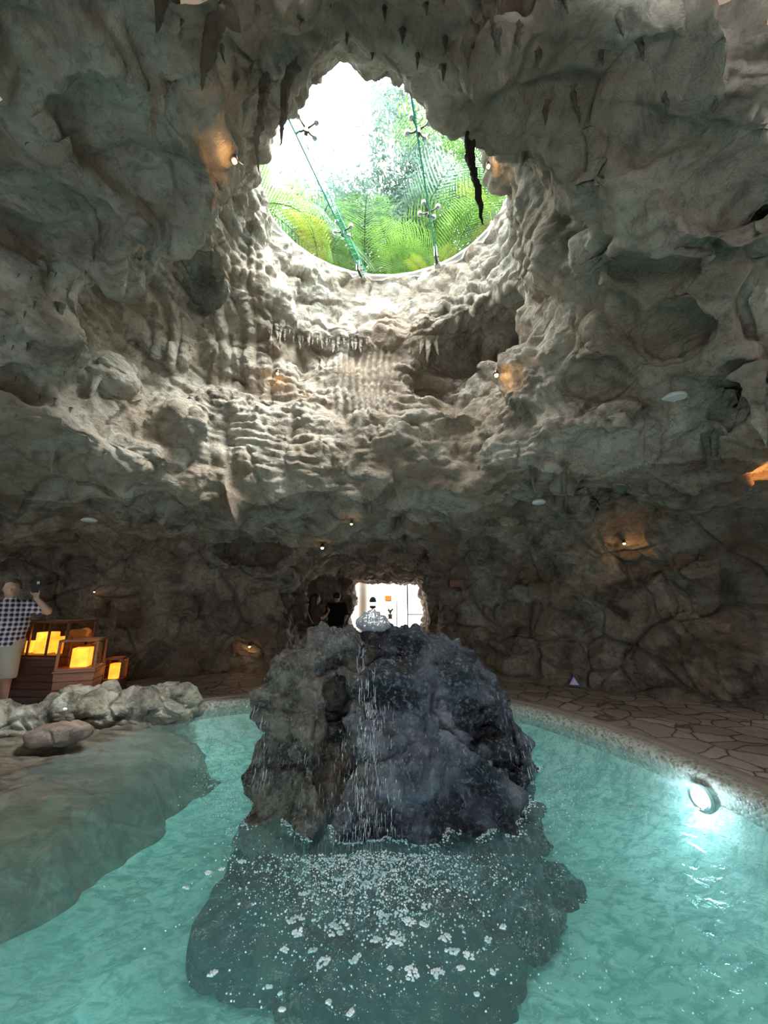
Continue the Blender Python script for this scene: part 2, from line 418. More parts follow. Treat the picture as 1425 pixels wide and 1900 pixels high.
# hanging lobes over the right side and curtains left
def hit(u, v, y0=0.6, back=0.0):
    """where the line of sight through the photo's pixel first meets rock"""
    d = ray(u, v); L = np.linalg.norm(d); t = np.arange(y0, 16, 0.04) / L; P = np.array([0, 0, CAMZ]) + d * t[:, None]
    I = [np.clip(((P[:, k] - g_[0]) / H).astype(int), 0, len(g_) - 1) for k, g_ in enumerate((gx, gy, gz))]
    s_ = np.nonzero(air[I[0], I[1], I[2]] > 0)[0]; i = s_[0] if len(s_) else len(P) - 1
    return P[i] + d / L * back
LOBES = [(1210, 225, (0.60, 0.55, 0.40), .05), (1080, 130, (0.5, 0.4, 0.16), .05), (1345, 400, (0.75, 0.55, 0.42), .0), (1170, 440, (0.42, 0.40, 0.40), .05), (1300, 560, (0.45, 0.45, 0.35), .0),
         (1400, 660, (0.45, 0.40, 0.42), .0), (1250, 690, (0.50, 0.45, 0.25), .1), (1130, 620, (0.40, 0.35, 0.45), .1), (1060, 480, (0.20, 0.25, 0.45), .0), (1000, 700, (0.40, 0.4, 0.5), .15),
         (1150, 800, (0.70, 0.40, 0.22), .1), (1260, 900, (0.40, 0.40, 0.18), .05), (1040, 880, (0.22, 0.25, 0.28), .05), (1390, 200, (0.45, 0.45, 0.30), .0), (1350, 820, (0.5, 0.3, 0.2), .05),
         (60, 620, (0.55, 0.45, 0.26), .05), (190, 690, (0.38, 0.3, 0.22), .05), (60, 800, (0.6, 0.4, 0.2), .05), (230, 850, (0.42, 0.35, 0.24), .05), (330, 640, (0.32, 0.3, 0.55), .1),
         (420, 760, (0.40, 0.3, 0.35), .12), (330, 790, (0.40, 0.3, 0.3), .1), (510, 610, (0.20, 0.25, 0.55), .08), (380, 250, (0.22, 0.55, 0.22), .0), (230, 330, (0.5, 0.35, 0.2), .05), (120, 180, (0.4, 0.4, 0.2), .05),
         (620, 700, (0.42, 0.25, 0.50), .08), (720, 830, (0.60, 0.25, 0.28), .08), (820, 780, (0.5, 0.25, 0.16), .05), (540, 850, (0.5, 0.25, 0.22), .1), 
         (1000, 1098, (0.58, 0.45, 0.26), .0), (905, 1190, (0.30, 0.35, 0.32), .08), (1010, 1185, (0.62, 0.3, 0.28), .1), (1120, 1130, (0.16, 0.3, 0.62), .05), (1180, 1180, (0.3, 0.3, 0.4), .15),
         (1310, 1150, (0.55, 0.40, 0.30), .1), (860, 1110, (0.3, 0.4, 0.5), .1), (1300, 1060, (0.7, 0.4, 0.25), .1), (430, 1050, (0.45, 0.45, 0.20), .0), (330, 1130, (0.50, 0.35, 0.36), .05), (215, 1110, (0.30, 0.5, 0.6), .1),
         (265, 1200, (0.42, 0.35, 0.33), .05), (420, 1190, (0.36, 0.35, 0.36), .05), (800, 1060, (0.22, 0.3, 0.8), .0), (560, 1090, (0.25, 0.3, 0.8), .05), (610, 1010, (0.4, 0.4, 0.22), .05), (740, 1000, (0.4, 0.4, 0.2), .05)]
_pts = [hit(u, v, back=bk) for (u, v, r, bk) in LOBES]
for (u, v, r, bk), c_ in zip(LOBES, _pts):
    g_ = 1.3 if v < 960 and (u > 950 or u < 300) else 1.1
    local('add', c_, (r[0] * g_, r[1] * g_, r[2] * g_), 0.0, 0.08, 0.09)
for (u, v, r, bk) in [(1175, 235, (0.40, 0.30, 0.24), .05), (1370, 350, (0.50, 0.32, 0.20), .05), (1180, 530, (0.42, 0.35, 0.28), .1), (1010, 345, (0.30, 0.25, 0.25), .05), (1245, 610, (0.38, 0.35, 0.25), .1),
                      (1330, 720, (0.40, 0.3, 0.18), .05), (1280, 830, (0.4, 0.3, 0.2), .1), (1110, 700, (0.35, 0.3, 0.25), .05), (240, 300, (0.4, 0.35, 0.18), .0), (60, 400, (0.4, 0.35, 0.2), .0), (150, 560, (0.3, 0.25, 0.2), .0)]:
    local('cut', hit(u, v, back=bk), r, 0.4, 0.06, 0.08)
local('cut', (-5.2, 6.25, 0.8), (1.2, 0.85, 1.1), 0.0, 0.2, 0.08)
# unseen low arch added behind the camera to let in fill light
mb = smax(np.abs(X - 0.5) - FILL_W, Z - FILL_H, 0.6)
air = np.where(Y < -2.6, np.maximum(air, mb), air).astype(np.float32)
V, F = surface_nets(-air, (gx[0], gy[0], gz[0]), H)
F = F[:, ::-1] if False else F
print('shell base', len(V), len(F), round(time.time() - T0, 1))
del X, Y, Z, nA, nB, nC, room, shaft, tun, dx, dz, far, mb, endw, endr, air
V = relax(V, F, 2, 0.5)
# refine only what the photo's side of the cave shows
def visible(V, F, m=250):
    u, v, w = project(V); ok = (w > 0.3) & (u > -m) & (u < 1425 + m) & (v > -m) & (v < 1900 + m); return ok[F].all(1)
vis = visible(V, F); Fc = F[~vis]; Fv = F[vis]
Vc, Fc = compact(V, Fc); V, F = compact(V, Fv)
V, F = subdiv(V, F); V = relax(V, F, 2, 0.5)
vis = visible(V, F, 60); V2, F2 = compact(V, F[~vis]); V, F = compact(V, F[vis])
V, F = subdiv(V, F); V = relax(V, F, 1, 0.5)
print('shell fine', len(V), round(time.time() - T0, 1))

def cave_disp(V, N):
    """real relief of the rock in metres, positive = out into the air"""
    u, v, w = project(V)
    W = warp(V, 0.9, 0.22, 60)
    z = V[:, 2]; th = np.arctan2(V[:, 0] - 0.0, V[:, 1] - 3.6)
    rr = np.hypot(V[:, 0], V[:, 1] - 3.8)
    inshaft = sst(2.7, 3.4, z) * sst(2.9, 3.9, V[:, 1]) * sst(4.3, 3.6, rr)
    low = sst(2.9, 2.3, z)
    ceil = np.clip(1 - inshaft - low, 0, 1)
    # chunky rock: cobbled cells with sharp creases, billows and fine crust
    w1 = warp(V, 0.8, 0.22, 62); f1, f2 = worley(w1, 0.62, 4); g1, g2 = worley(warp(V, 0.3, 0.09, 64), 0.25, 6)
    b2 = np.abs(vn(W, 0.30, 12)); b3 = np.abs(vn(warp(V, 0.3, 0.07, 70), 0.13, 13)); b4 = np.abs(vn(warp(V, 0.1, 0.03, 71), 0.055, 14))
    rr_ = 1 - np.abs(vn(warp(V, 0.35, 0.12, 72), 0.42, 31)); rg = sst(0.80, 1.0, rr_)
    d = (0.42 - f1) * 0.24 + (0.42 - g1) * 0.10 * sst(-.4, .3, vn(V, .9, 34)) + (b2 - .3) * 0.09 + (b3 - .3) * 0.055 + (b4 - .3) * 0.022 - rg * 0.05
    h1, h2 = worley(warp(V, 1.6, 0.35, 67) * np.array([1, 1, 0.8]), 1.25, 9); rs_ = sst(-0.8, 0.8, V[:, 0])
    ceil = ceil * (0.35 + 0.65 * sst(0.25, 0.9, np.hypot(V[:, 0] + 0.2, V[:, 1] - 1.9) - 0.7))
    d = d + ceil * rs_ * ((0.42 - h1) * 0.55 - 0.10 * (1 - sst(0, 0.12, h2 - h1)))
    cr_ = 1 - np.abs(vn(warp(V, 1.0, 0.3, 68), 1.15, 36)); d = d + ceil * (1 - rs_) * 0.26 * sst(0.72, 1.0, cr_) ** 1.5
    d = d * (1 - 0.25 * ceil) * (1 - 0.2 * low) + 0.10 * vn(V, 1.1, 35)
    # layered strata on the lit shaft wall, dipping and folding
    strat = z * 1.0 + 0.25 * vn(V, 1.1, 15) + 0.10 * vn(V, 0.4, 16) + 0.22 * V[:, 0] * sst(0.2, 1.5, V[:, 0])
    s1 = np.abs(((strat / 0.14) % 1.0) - 0.5) * 2; s1 = s1 ** 0.6
    mstr = inshaft * sst(0.0, 0.35, vn(V, 1.0, 17) + 0.08)
    d = d + (s1 - 0.5) * 0.045 * mstr
    # vertical flutes below the ledge
    fl = np.abs(np.sin(th * 62 + 2.0 * vn(V, 0.5, 18)))
    mfl = sst(-0.95, -0.7, V[:, 0]) * sst(0.35, 0.0, V[:, 0]) * sst(4.15, 4.6, z) * sst(5.95, 5.6, z) * inshaft
    d = d * (1 - 0.6 * mfl) + (fl - 0.5) * 0.07 * mfl
    # right funnel side: steep grooves running with the slope
    g2 = np.abs(np.sin((V[:, 0] * 2.2 + z * 1.2 + V[:, 1] * 0.6 + 0.35 * vn(V, 0.7, 19)) * 6.5)) ** 0.7
    mg = sst(0.9, 1.5, V[:, 0]) * sst(5.2, 5.8, z) * inshaft
    d = d + (g2 - 0.5) * 0.12 * mg
    g3 = np.abs(np.sin((V[:, 0] * 4.5 + 0.5 * vn(V, (0.5, 0.5, 1.5), 29)) * 3.5)) ** 0.7
    mg3 = sst(-0.9, -1.4, V[:, 0]) * sst(4.4, 5.2, z) * inshaft
    d = d + (g3 - 0.5) * 0.07 * mg3
    # cracked rock blocks low on the walls
    f1, f2 = worley(warp(V, 0.6, 0.16, 80), (0.85, 0.85, 0.6), 3)
    e = np.clip((f2 - f1) / 0.10, 0, 1); blk = vn(V, 1.2, 20)
    d = d + low * ((e - 1) * 0.11 * sst(-0.4, 0.0, blk) + (0.35 - f1) * 0.26)
    # long wandering cracks
    ck = np.abs(vn(warp(V, 0.5, 0.2, 90), 1.3, 22)); d = d - 0.06 * (1 - sst(0.0, 0.035, ck)) * (0.4 + 0.6 * low)
    # small dripping points under the ceiling
    down = sst(0.3, 0.8, -N[:, 2]); drip = np.clip(vn(V * np.array([1, 1, 0.15]), 0.16, 23) - 0.45, 0, 1) ** 1.5 * 0.5 * down * sst(-0.1, 0.4, vn(V, 1.2, 24))
    out = N * d[:, None]; out[:, 2] -= drip
    return out
def shore(V, d):  # keep the foot of the walls settled
    return V + d
N = vnormals(V, F); V = V + cave_disp(V, N)
N2 = vnormals(V2, F2); V2 = V2 + cave_disp(V2, N2) * 0.9
SHELLS = [V, V2]
print('n', len(V), len(V2)); print('shell displaced', round(time.time() - T0, 1))
def put_shell(V, F, tagname):
    N = vnormals(V, F); cen = V[F].mean(1); x, y, z = cen.T
    j = 0.25 * vn(cen, 0.5, 33)
    rr = np.hypot(x, y - 3.8)
    ce = (z + j > 2.85) & (y < 9)
    reg = np.where(ce, 0, np.where(y + j > 6.9 + 0.0 * x, 1, np.where(x < 0, 2, 3)))
    reg = np.where(ce & (z > 3.0) & (y > 3.6) & (rr < 4.2) & (y + j > 4.6 - 0.25 * (z - 4)), 1, reg)
    for k, nm in enumerate(('ceiling', 'wall_back', 'wall_left', 'wall_right')):
        f = F[reg == k]
        if not len(f): continue
        v_, f_, n_ = compact(V, f, N); me = mesh_np(nm, v_, f_)
        me.normals_split_custom_set_from_vertices(n_.astype(np.float32).tolist() if False else n_)
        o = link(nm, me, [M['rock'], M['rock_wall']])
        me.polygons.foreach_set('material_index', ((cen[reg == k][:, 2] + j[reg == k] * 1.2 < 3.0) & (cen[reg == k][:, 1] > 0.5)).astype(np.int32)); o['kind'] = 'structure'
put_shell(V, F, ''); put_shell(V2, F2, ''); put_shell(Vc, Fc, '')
print('shell linked', round(time.time() - T0, 1))
EDGE = np.array([(-2.95, 6.15), (-2.5, 5.6), (-2.42, 5.0), (-2.62, 4.2), (-2.72, 3.6), (-3.05, 3.1), (-3.6, 2.7), (-4.4, 2.3)])
def edge_d(x, y):
    poly = [tuple(p) for p in EDGE] + [(-9, 1.0), (-9, 6.3)]
    return -poly_sd(x, y, poly)
# ------------------------------------------------------------------ floor, coping, pool
def catmull(P, n=12):
    P = np.array(P, float); m = len(P); out = []
    for i in range(m):
        p0, p1, p2, p3 = P[i - 1], P[i], P[(i + 1) % m], P[(i + 2) % m]
        for k in range(n):
            t = k / n; out.append(0.5 * ((2 * p1) + (-p0 + p2) * t + (2 * p0 - 5 * p1 + 4 * p2 - p3) * t * t + (-p0 + 3 * p1 - 3 * p2 + p3) * t ** 3))
    return np.array(out)
POOL = catmull([(2.3, 0.4), (2.75, 1.7), (2.93, 3.0), (2.84, 4.1), (2.56, 5.05), (2.1, 5.95), (1.3, 6.75), (0.2, 7.1), (-1.0, 6.98), (-2.0, 6.62), (-2.8, 6.2),
                (-3.4, 5.3), (-3.6, 4.0), (-3.4, 2.2), (-2.8, 0.7), (-1.5, -0.5), (0.4, -0.9), (1.6, -0.4)], 10)
WATER_Z = -0.10; CEN = np.array([-0.2, 3.2])
def offset(P, d):
    t = np.roll(P, -1, 0) - np.roll(P, 1, 0); n = np.stack([t[:, 1], -t[:, 0]], 1); n /= np.linalg.norm(n, axis=1)[:, None]
    return P + n * d
def ring_mesh(rings):
    """rings: list of (n,3) closed loops -> quads"""
    n = len(rings[0]); V = np.concatenate(rings); F = []
    i = np.arange(n); j = (i + 1) % n
    for r in range(len(rings) - 1): F.append(np.stack([r * n + i, r * n + j, (r + 1) * n + j, (r + 1) * n + i], 1))
    return V, np.concatenate(F)
def z3(P, z): return np.concatenate([P, np.full((len(P), 1), z)], 1)
# floor ring
out = POOL + 0; inner = offset(POOL, 0.30)
rings = []
for k, f in enumerate(np.linspace(0, 1, 60) ** 1.3):
    d = inner - CEN; L = np.linalg.norm(d, axis=1)[:, None]; far_ = CEN + d / L * 13.0
    rings.append(z3(inner * (1 - f) + far_ * f, 0.0))
V, F = ring_mesh(rings); V[:, 2] += 0.012 * vn(V, 1.3, 3) + 0.005 * vn(V, 0.3, 4)
cc_ = V[F].mean(1); F = F[~((edge_d(cc_[:, 0], cc_[:, 1]) > 0.25) & (cc_[:, 1] < 5.9) & (cc_[:, 1] > 1.4) & (cc_[:, 0] > -6.2))]; V, F = compact(V, F)
V, F = subdiv(V, F)
V[:, 2] += 0.004 * vn(V, 0.12, 5)
n = NT('flagstone paving'); p = n.pos(); q = n.mapping(p, (1, 1, 0.0))
nz_ = n.n('ShaderNodeVectorMath', operation='SCALE', ins={0: n.noise(q, 1.6, 2, out='Color')}); nz_.inputs['Scale'].default_value = 0.35
ad = n.n('ShaderNodeVectorMath', operation='ADD'); n.set(ad.inputs[0], q); n.set(ad.inputs[1], nz_.outputs[0])
ve = n.n('ShaderNodeTexVoronoi', {'Vector': ad.outputs[0], 'Scale': 3.0}, feature='DISTANCE_TO_EDGE').outputs['Distance']
vc = n.n('ShaderNodeTexVoronoi', {'Vector': ad.outputs[0], 'Scale': 3.0}).outputs['Color']
st = n.ramp(n.n('ShaderNodeSeparateColor', {0: vc}).outputs[0], [(0, (0.33, 0.26, 0.22)), (0.5, (0.43, 0.36, 0.31)), (1, (0.52, 0.45, 0.40))])
st = n.mix(n.ramp(n.noise(p, 9, 5, 0.7), [(0.35, (0.6, 0.6, 0.6)), (0.6, (0, 0, 0))]), st, (0.29, 0.22, 0.18))
jn = n.ramp(ve, [(0.018, (0, 0, 0)), (0.04, (1, 1, 1))]); col = n.mix(jn, (0.13, 0.09, 0.07), st)
nm = n.bump(n.ramp(ve, [(0.01, (0, 0, 0)), (0.07, (1, 1, 1))]), 0.7, 0.02); nm = n.bump(n.noise(p, 28, 5, 0.65), 0.4, 0.012, nm)
M['paving'] = n.pbr(col, 0.55, nm, spec=0.35)
fl = link('floor', mesh_np('floor', V, F), M['paving']); fl['kind'] = 'structure'
# brown border band between coping and paving, then pebbled coping with the inner face
def band(P0, P1, prof, name, mat):
    rr_ = [z3(P0 + (P1 - P0) * a, z) for a, z in prof]; V, F = ring_mesh(rr_)
    cc_ = V[F].mean(1); F = F[~((edge_d(cc_[:, 0], cc_[:, 1]) > 0.25) & (cc_[:, 1] < 5.75) & (cc_[:, 1] > 1.4))]
    o = link(name, mesh_np(name, V, F), mat); o['kind'] = 'structure'; return o
n = NT('pebble coping'); p = n.pos(); v = n.n('ShaderNodeTexVoronoi', {'Vector': p, 'Scale': 42.0}); v2 = n.noise(p, 3, 4)
c = n.ramp(n.n('ShaderNodeSeparateColor', {0: v.outputs['Color']}).outputs[1], [(0, (0.17, 0.16, 0.14)), (0.4, (0.40, 0.38, 0.33)), (1, (0.62, 0.61, 0.56))])
c = n.mix(n.math('MULTIPLY', v2, 0.45), c, (0.30, 0.27, 0.22))
M['coping'] = n.pbr(c, 0.45, n.bump(v.outputs['Distance'], 0.5, -0.01))
n = NT('brown border stone'); p = n.pos(); c = n.mix(n.noise(p, 5, 6, .7), (0.20, 0.15, 0.12), (0.36, 0.29, 0.24))
M['border'] = n.pbr(c, 0.5, n.bump(n.noise(p, 20, 5), 0.4, 0.01))
P1 = offset(POOL, 0.20); P2_ = offset(POOL, 0.34)
band(POOL, P1, [(0, -0.26), (0, -0.07), (0.04, -0.035), (0.12, -0.012), (0.5, 0.0), (0.92, 0.0), (1.0, -0.012)], 'trim_1', M['coping'])
band(P1, P2_, [(0, -0.012), (0.05, 0.012), (0.2, 0.02), (0.8, 0.02), (1.0, 0.006)], 'trim_2', M['border'])

# basin (below the water)
BZ = -0.85
fs = np.linspace(0, 1, 90) ** 1.3
rings = [z3(offset(POOL, 0.012), -0.20)] + [z3(POOL * (1 - f) + CEN * f, float(np.interp(f, [0, .02, .06, .12, .22, .36, 1], [-.22, -.36, -.50, -.61, -.72, -.80, BZ]))) for f in fs]
V, F = ring_mesh(rings); V[:, 2] += 0.03 * vn(V, 0.5, 3) * sst(0, 3, np.arange(len(V)) / len(POOL))
n = NT('pool basin plaster'); p = n.pos()
c = n.ramp(n.noise(p, 1.1, 5, 0.6, 0.6), [(0.3, (0.50, 0.64, 0.57)), (0.52, (0.70, 0.83, 0.75)), (0.7, (0.86, 0.95, 0.88))])
rp = n.noise(n.mapping(p, (1, 1.6, 1)), 7.0, 6, 0.68, 0.8)
c = n.mix(n.ramp(rp, [(0.40, (0.85, 0.85, 0.85)), (0.56, (0, 0, 0))]), c, (0.26, 0.44, 0.41))
M['basin'] = n.pbr(c, 0.5, n.bump(rp, 0.3, 0.03))
ob = link('floor', mesh_np('pool_basin', V, F), M['basin']); ob['kind'] = 'structure'; ob.name = 'floor_pool'

# water body: rippled surface, sides and bottom, absorbing teal
g = 0.022
xs = np.arange(-3.75, 3.1, g); ys = np.arange(-1.0, 7.3, g)
XX, YY = np.meshgrid(xs, ys, indexing='ij'); sdp = poly_sd(XX, YY, POOL[::2])
def water_h(x, y):
    P = np.stack([x, y, 0 * x], 1); r = np.hypot(x - 0.15, (y - 3.9))
    near = sst(3.2, 1.3, r)
    W = warp(P, 0.5, 0.12, 40)
    h = 0.007 * vn(W, 0.33, 1) + 0.005 * vn(W, 0.16, 2) + 0.0025 * vn(W, 0.08, 6)
    h += near * (0.010 * vn(W, 0.20, 3) + 0.010 * vn(P, 0.09, 4) + 0.006 * vn(P, 0.055, 5))
    fr = np.exp(-(((x + 0.05) / 1.2) ** 2 + ((y - 2.55) / 0.55) ** 2)) + 0.8 * np.exp(-(((x - 1.8) / 0.5) ** 2 + ((y - 4.2) / 0.7) ** 2)) + 0.8 * np.exp(-(((x + 1.5) / 0.5) ** 2 + ((y - 4.3) / 0.7) ** 2))
    h += fr * (0.026 * np.abs(vn(P, 0.075, 7)) + 0.018 * vn(P, 0.05, 8)); return h
ok = sdp < 0.10
ids = np.full(XX.shape, -1); keep = ok[:-1, :-1] & ok[1:, :-1] & ok[1:, 1:] & ok[:-1, 1:]
use = np.zeros(XX.shape, bool); use[:-1, :-1] |= keep; use[1:, :-1] |= keep; use[1:, 1:] |= keep; use[:-1, 1:] |= keep
ids[use] = np.arange(use.sum()); zz = WATER_Z + water_h(XX[use], YY[use])
V = np.stack([XX[use], YY[use], zz], 1); i, j = np.nonzero(keep)
F = np.stack([ids[i, j], ids[i + 1, j], ids[i + 1, j + 1], ids[i, j + 1]], 1)
nb = len(V); Vb = V.copy(); Vb[:, 2] = BZ - 0.25
E = np.concatenate([F[:, [0, 1]], F[:, [1, 2]], F[:, [2, 3]], F[:, [3, 0]]]); key = E[:, 0].astype(np.int64) * nb + E[:, 1]; rkey = E[:, 1].astype(np.int64) * nb + E[:, 0]
bd = E[~np.isin(key, rkey)]
F = np.concatenate([F, F[:, ::-1] + nb, np.stack([bd[:, 1], bd[:, 0], bd[:, 0] + nb, bd[:, 1] + nb], 1)]); V = np.concatenate([V, Vb])
n = NT('pool water'); p = n.pos()
nm = n.bump(n.noise(n.mapping(p, (1, 1, 0.01)), 14, 3, 0.6, 0.8), 0.6, 0.03); nm = n.bump(n.noise(n.mapping(p, (1, 1, 0.01)), 45, 3, 0.6, 0.4), 0.4, 0.010, nm)
fr = schlick(n, 0.02, nm)
gl = n.n('ShaderNodeBsdfGlossy', {'Color': (1, 1, 1, 1), 'Roughness': 0.06, 'Normal': nm})
tr = n.n('ShaderNodeBsdfTransparent', {'Color': (0.93, 1.0, 1.0, 1)})
df = n.n('ShaderNodeBsdfDiffuse', {'Color': (0.62, 0.82, 0.79, 1), 'Normal': nm}); tl = n.n('ShaderNodeBsdfTranslucent', {'Color': (0.64, 0.86, 0.82, 1), 'Normal': nm})
dt = n.n('ShaderNodeMixShader', {0: 0.5, 1: df.outputs[0], 2: tl.outputs[0]})
mk = n.n('ShaderNodeMixShader', {0: WATER_MILK, 1: tr.outputs[0], 2: dt.outputs[0]})
mx = n.n('ShaderNodeMixShader', {0: fr, 1: mk.outputs[0], 2: gl.outputs[0]}); n.t.links.new(mx.outputs[0], n.out.inputs[0])
ab = n.n('ShaderNodeVolumeAbsorption', {'Color': (0.30, 0.86, 0.84, 1), 'Density': WATER_DENS}); n.t.links.new(ab.outputs[0], n.out.inputs[1])
M['water'] = n.m
w_ = link('pool_water', mesh_np('pool_water', V, F), M['water'])
tag(w_, 'turquoise rippling pool water filling the basin around the boulder', 'water', kind='stuff')

# ------------------------------------------------------------------ stone bank sliding into the pool on the left
xs = np.arange(-6.6, -1.1, 0.022); ys = np.arange(0.5, 6.35, 0.022)
XX, YY = np.meshgrid(xs, ys, indexing='ij'); x = XX.ravel(); y = YY.ravel(); d = edge_d(x, y)
P = np.stack([x, y, 0 * x], 1); rot = R(35); Q = np.stack([x * math.cos(rot) + y * math.sin(rot), -x * math.sin(rot) + y * math.cos(rot), 0 * x], 1)
W = warp(Q, 0.6, 0.2, 30); d = d + 0.16 * vn(P, 0.55, 41) + 0.09 * vn(P, 0.22, 42)
z = np.interp(d, [-1.0, -0.45, -0.18, 0.0, 0.3, 0.7, 1.3, 1.9, 2.6, 4.0], [-1.15, -0.95, -0.62, -0.38, -0.22, -0.11, 0.0, 0.09, 0.13, 0.15])
lay = vn(W, (1.6, 0.35, 1), 3); z = z + 0.04 * lay + 0.055 * (np.abs(vn(W, (0.9, 0.18, 1), 4)) - .3) + 0.03 * vn(W, (0.3, 0.07, 1), 5) + 0.05 * vn(P, 0.35, 9) * sst(1.3, 0.2, d) + 0.03 * np.abs(vn(warp(P, .1, .04, 8), 0.11, 10)) + 0.012 * vn(P, 0.05, 11)
z = z + 0.06 * vn(P, 0.5, 12) * sst(0.6, 0.0, d)
ck = np.abs(vn(warp(Q, 0.8, 0.3, 33), (3.0, 0.75, 1), 6)); z = z - 0.08 * (1 - sst(0.0, 0.045, ck))
z = z * 1.0; z = np.where(y > 6.1, z - (y - 6.1) * 0.5, z)
ok = (d > -0.9).reshape(XX.shape); ids = np.full(XX.shape, -1); keep = ok[:-1, :-1] & ok[1:, :-1] & ok[1:, 1:] & ok[:-1, 1:]
V = np.stack([x, y, z], 1); idx = np.arange(len(V)).reshape(XX.shape); i, j = np.nonzero(keep)
F = np.stack([idx[i, j], idx[i + 1, j], idx[i + 1, j + 1], idx[i, j + 1]], 1); V, F = compact(V, F)
n = NT('wet bank stone'); p = n.pos(); q = n.mapping(p, (1, 1, 1), (0, 0, -rot)); q2 = n.mapping(q, (0.7, 3.2, 1))
f = n.noise(q2, 1.6, 6, 0.65, 1.2)
c = n.ramp(f, [(0.34, (0.07, 0.06, 0.045)), (0.48, (0.24, 0.195, 0.155)), (0.66, (0.42, 0.36, 0.30))])
c = n.mix(n.ramp(n.noise(p, 2.2, 4), [(0.5, (0, 0, 0)), (0.65, (0.6, 0.6, 0.6))]), c, (0.25, 0.26, 0.17))
c = n.mix(n.ramp(n.noise(p, 5.5, 5, 0.7, 0.8), [(0.40, (0.75, 0.75, 0.75)), (0.55, (0, 0, 0))]), c, (0.085, 0.07, 0.05))
M['bank'] = n.pbr(c, 0.28, n.bump(n.noise(q2, 7, 8, .74, .6), 1.0, 0.06), spec=0.5)
o = link('stone_bank', mesh_np('stone_bank', V, F), M['bank'])
tag(o, 'broad wet brown stone slab sloping down into the left side of the pool', 'rock')

# ------------------------------------------------------------------ sculpted rocks from blobs
def sculpt(name, blobs, mat, h, disp, org=None, pad=0.25, cut=None, nz=(0.05, 0.4), k=0.12, sub=1, zmin=None, carve=(), post=None):
    B = np.array([np.r_[b[0], b[1]] for b in blobs]); lo = (B[:, :3] - B[:, 3:6]).min(0) - pad; hi = (B[:, :3] + B[:, 3:6]).max(0) + pad
    if zmin is not None: lo[2] = zmin
    ax = [np.arange(lo[i], hi[i], h) for i in range(3)]; X, Y, Z = np.meshgrid(*ax, indexing='ij')
    def el(b):
        c, r = b[0], b[1]; rt = b[2] if len(b) > 2 else 0.0; p_ = b[3] if len(b) > 3 else 2.0
        a, b_, c_ = X - c[0], Y - c[1], Z - c[2]
        if rt: co, si = math.cos(rt), math.sin(rt); a, b_ = a * co + b_ * si, -a * si + b_ * co
        return ((np.abs(a / r[0]) ** p_ + np.abs(b_ / r[1]) ** p_ + np.abs(c_ / r[2]) ** p_) ** (1 / p_) - 1) * min(r)
    D = None
    for b in blobs: e = el(b); D = e if D is None else smin(D, e, k)
    for b in carve: D = smax(D, -el(b), 0.05)
    PG = np.stack([X.ravel(), Y.ravel(), Z.ravel()], 1); D = D + nz[0] * vn(PG, nz[1], 3).reshape(D.shape)
    V, F = surface_nets(D, lo, h); V = relax(V, F, 2)
    for _ in range(sub): V, F = subdiv(V, F); V = relax(V, F, 1)
    N = vnormals(V, F); V = V + N * disp(V, N)[:, None]
    if post is not None: V = post(V)
    N = vnormals(V, F); me = mesh_np(name, V, F); return link(name, me, mat)

def boulder_disp(V, N):
    W = warp(V, 0.5, 0.16, 61); f1, f2 = worley(W, 0.42, 7); g1, g2 = worley(warp(V, .2, .06, 63), 0.17, 8)
    b3 = np.abs(vn(warp(V, .2, .05, 65), 0.11, 6)); b4 = np.abs(vn(V, 0.05, 7))
    T = warp(V, 0.4, 0.10, 71); dg = np.stack([T[:, 0] * 0.5 + T[:, 2] * 0.85, T[:, 1] * 0.4, T[:, 2] * 0.5 - T[:, 0] * 0.85], 1)
    l1 = np.abs(vn(dg, (0.6, 0.6, 0.12), 8)); l2 = np.abs(vn(dg, (0.3, 0.3, 0.05), 18))
    ck = np.abs(vn(W, (0.8, 0.8, 0.8), 9)); rt = sst(-0.2, 0.4, V[:, 0])
    up = 1 - 0.8 * sst(.5, .9, N[:, 2]); rt = rt * up
    return ((.42 - f1) * 0.26 * (.5 + .5 * up) + (.42 - g1) * 0.085 + (b3 - .3) * 0.055 + (b4 - .3) * 0.018 + rt * (l1 - .3) * 0.11 + rt * (l2 - .3) * 0.035 - 0.13 * (1 - sst(0, 0.07, ck)) * up + 0.010 * (np.abs(vn(V, 0.024, 21)) - .3) + 0.006 * vn(V, 0.013, 22))
n = NT('wet boulder rock'); p = n.pos()
big = n.noise(p, 1.6, 5, 0.65, 0.6)
c = n.ramp(big, [(0.38, (0.010, 0.012, 0.022)), (0.46, (0.05, 0.058, 0.09)), (0.55, (0.20, 0.215, 0.30)), (0.68, (0.46, 0.47, 0.54))])  # blue cast of the cool lamplight is put into these greys
# browner, drier stone on the left flank
sp = n.n('ShaderNodeSeparateXYZ', {0: p}); fx = n.math('ADD', n.math('MULTIPLY', sp.outputs[0], -0.9), n.math('MULTIPLY', n.noise(p, 2.0, 4), 1.6))
lf = n.ramp(fx, [(1.05, (0, 0, 0)), (1.0, (0, 0, 0))]) if False else n.math('MULTIPLY', n.math('SUBTRACT', fx, 0.95, clamp=True), 3.0, clamp=True)
c = n.mix(lf, c, n.ramp(n.noise(p, 4, 5, 0.7), [(0.38, (0.05, 0.04, 0.032)), (0.60, (0.42, 0.34, 0.28))]))
c = n.mix(n.ramp(n.noise(p, 7, 5, 0.7), [(0.45, (0, 0, 0)), (0.7, (0.55, 0.55, 0.55))]), c, (0.02, 0.02, 0.028))
c = n.mix(n.ramp(n.noise(p, 22, 6, 0.75), [(0.52, (0, 0, 0)), (0.64, (0.85, 0.85, 0.85))]), c, n.mix(lf, (0.42, 0.45, 0.56), (0.50, 0.42, 0.35)))  # pale specks painted in for the glints of wet stone
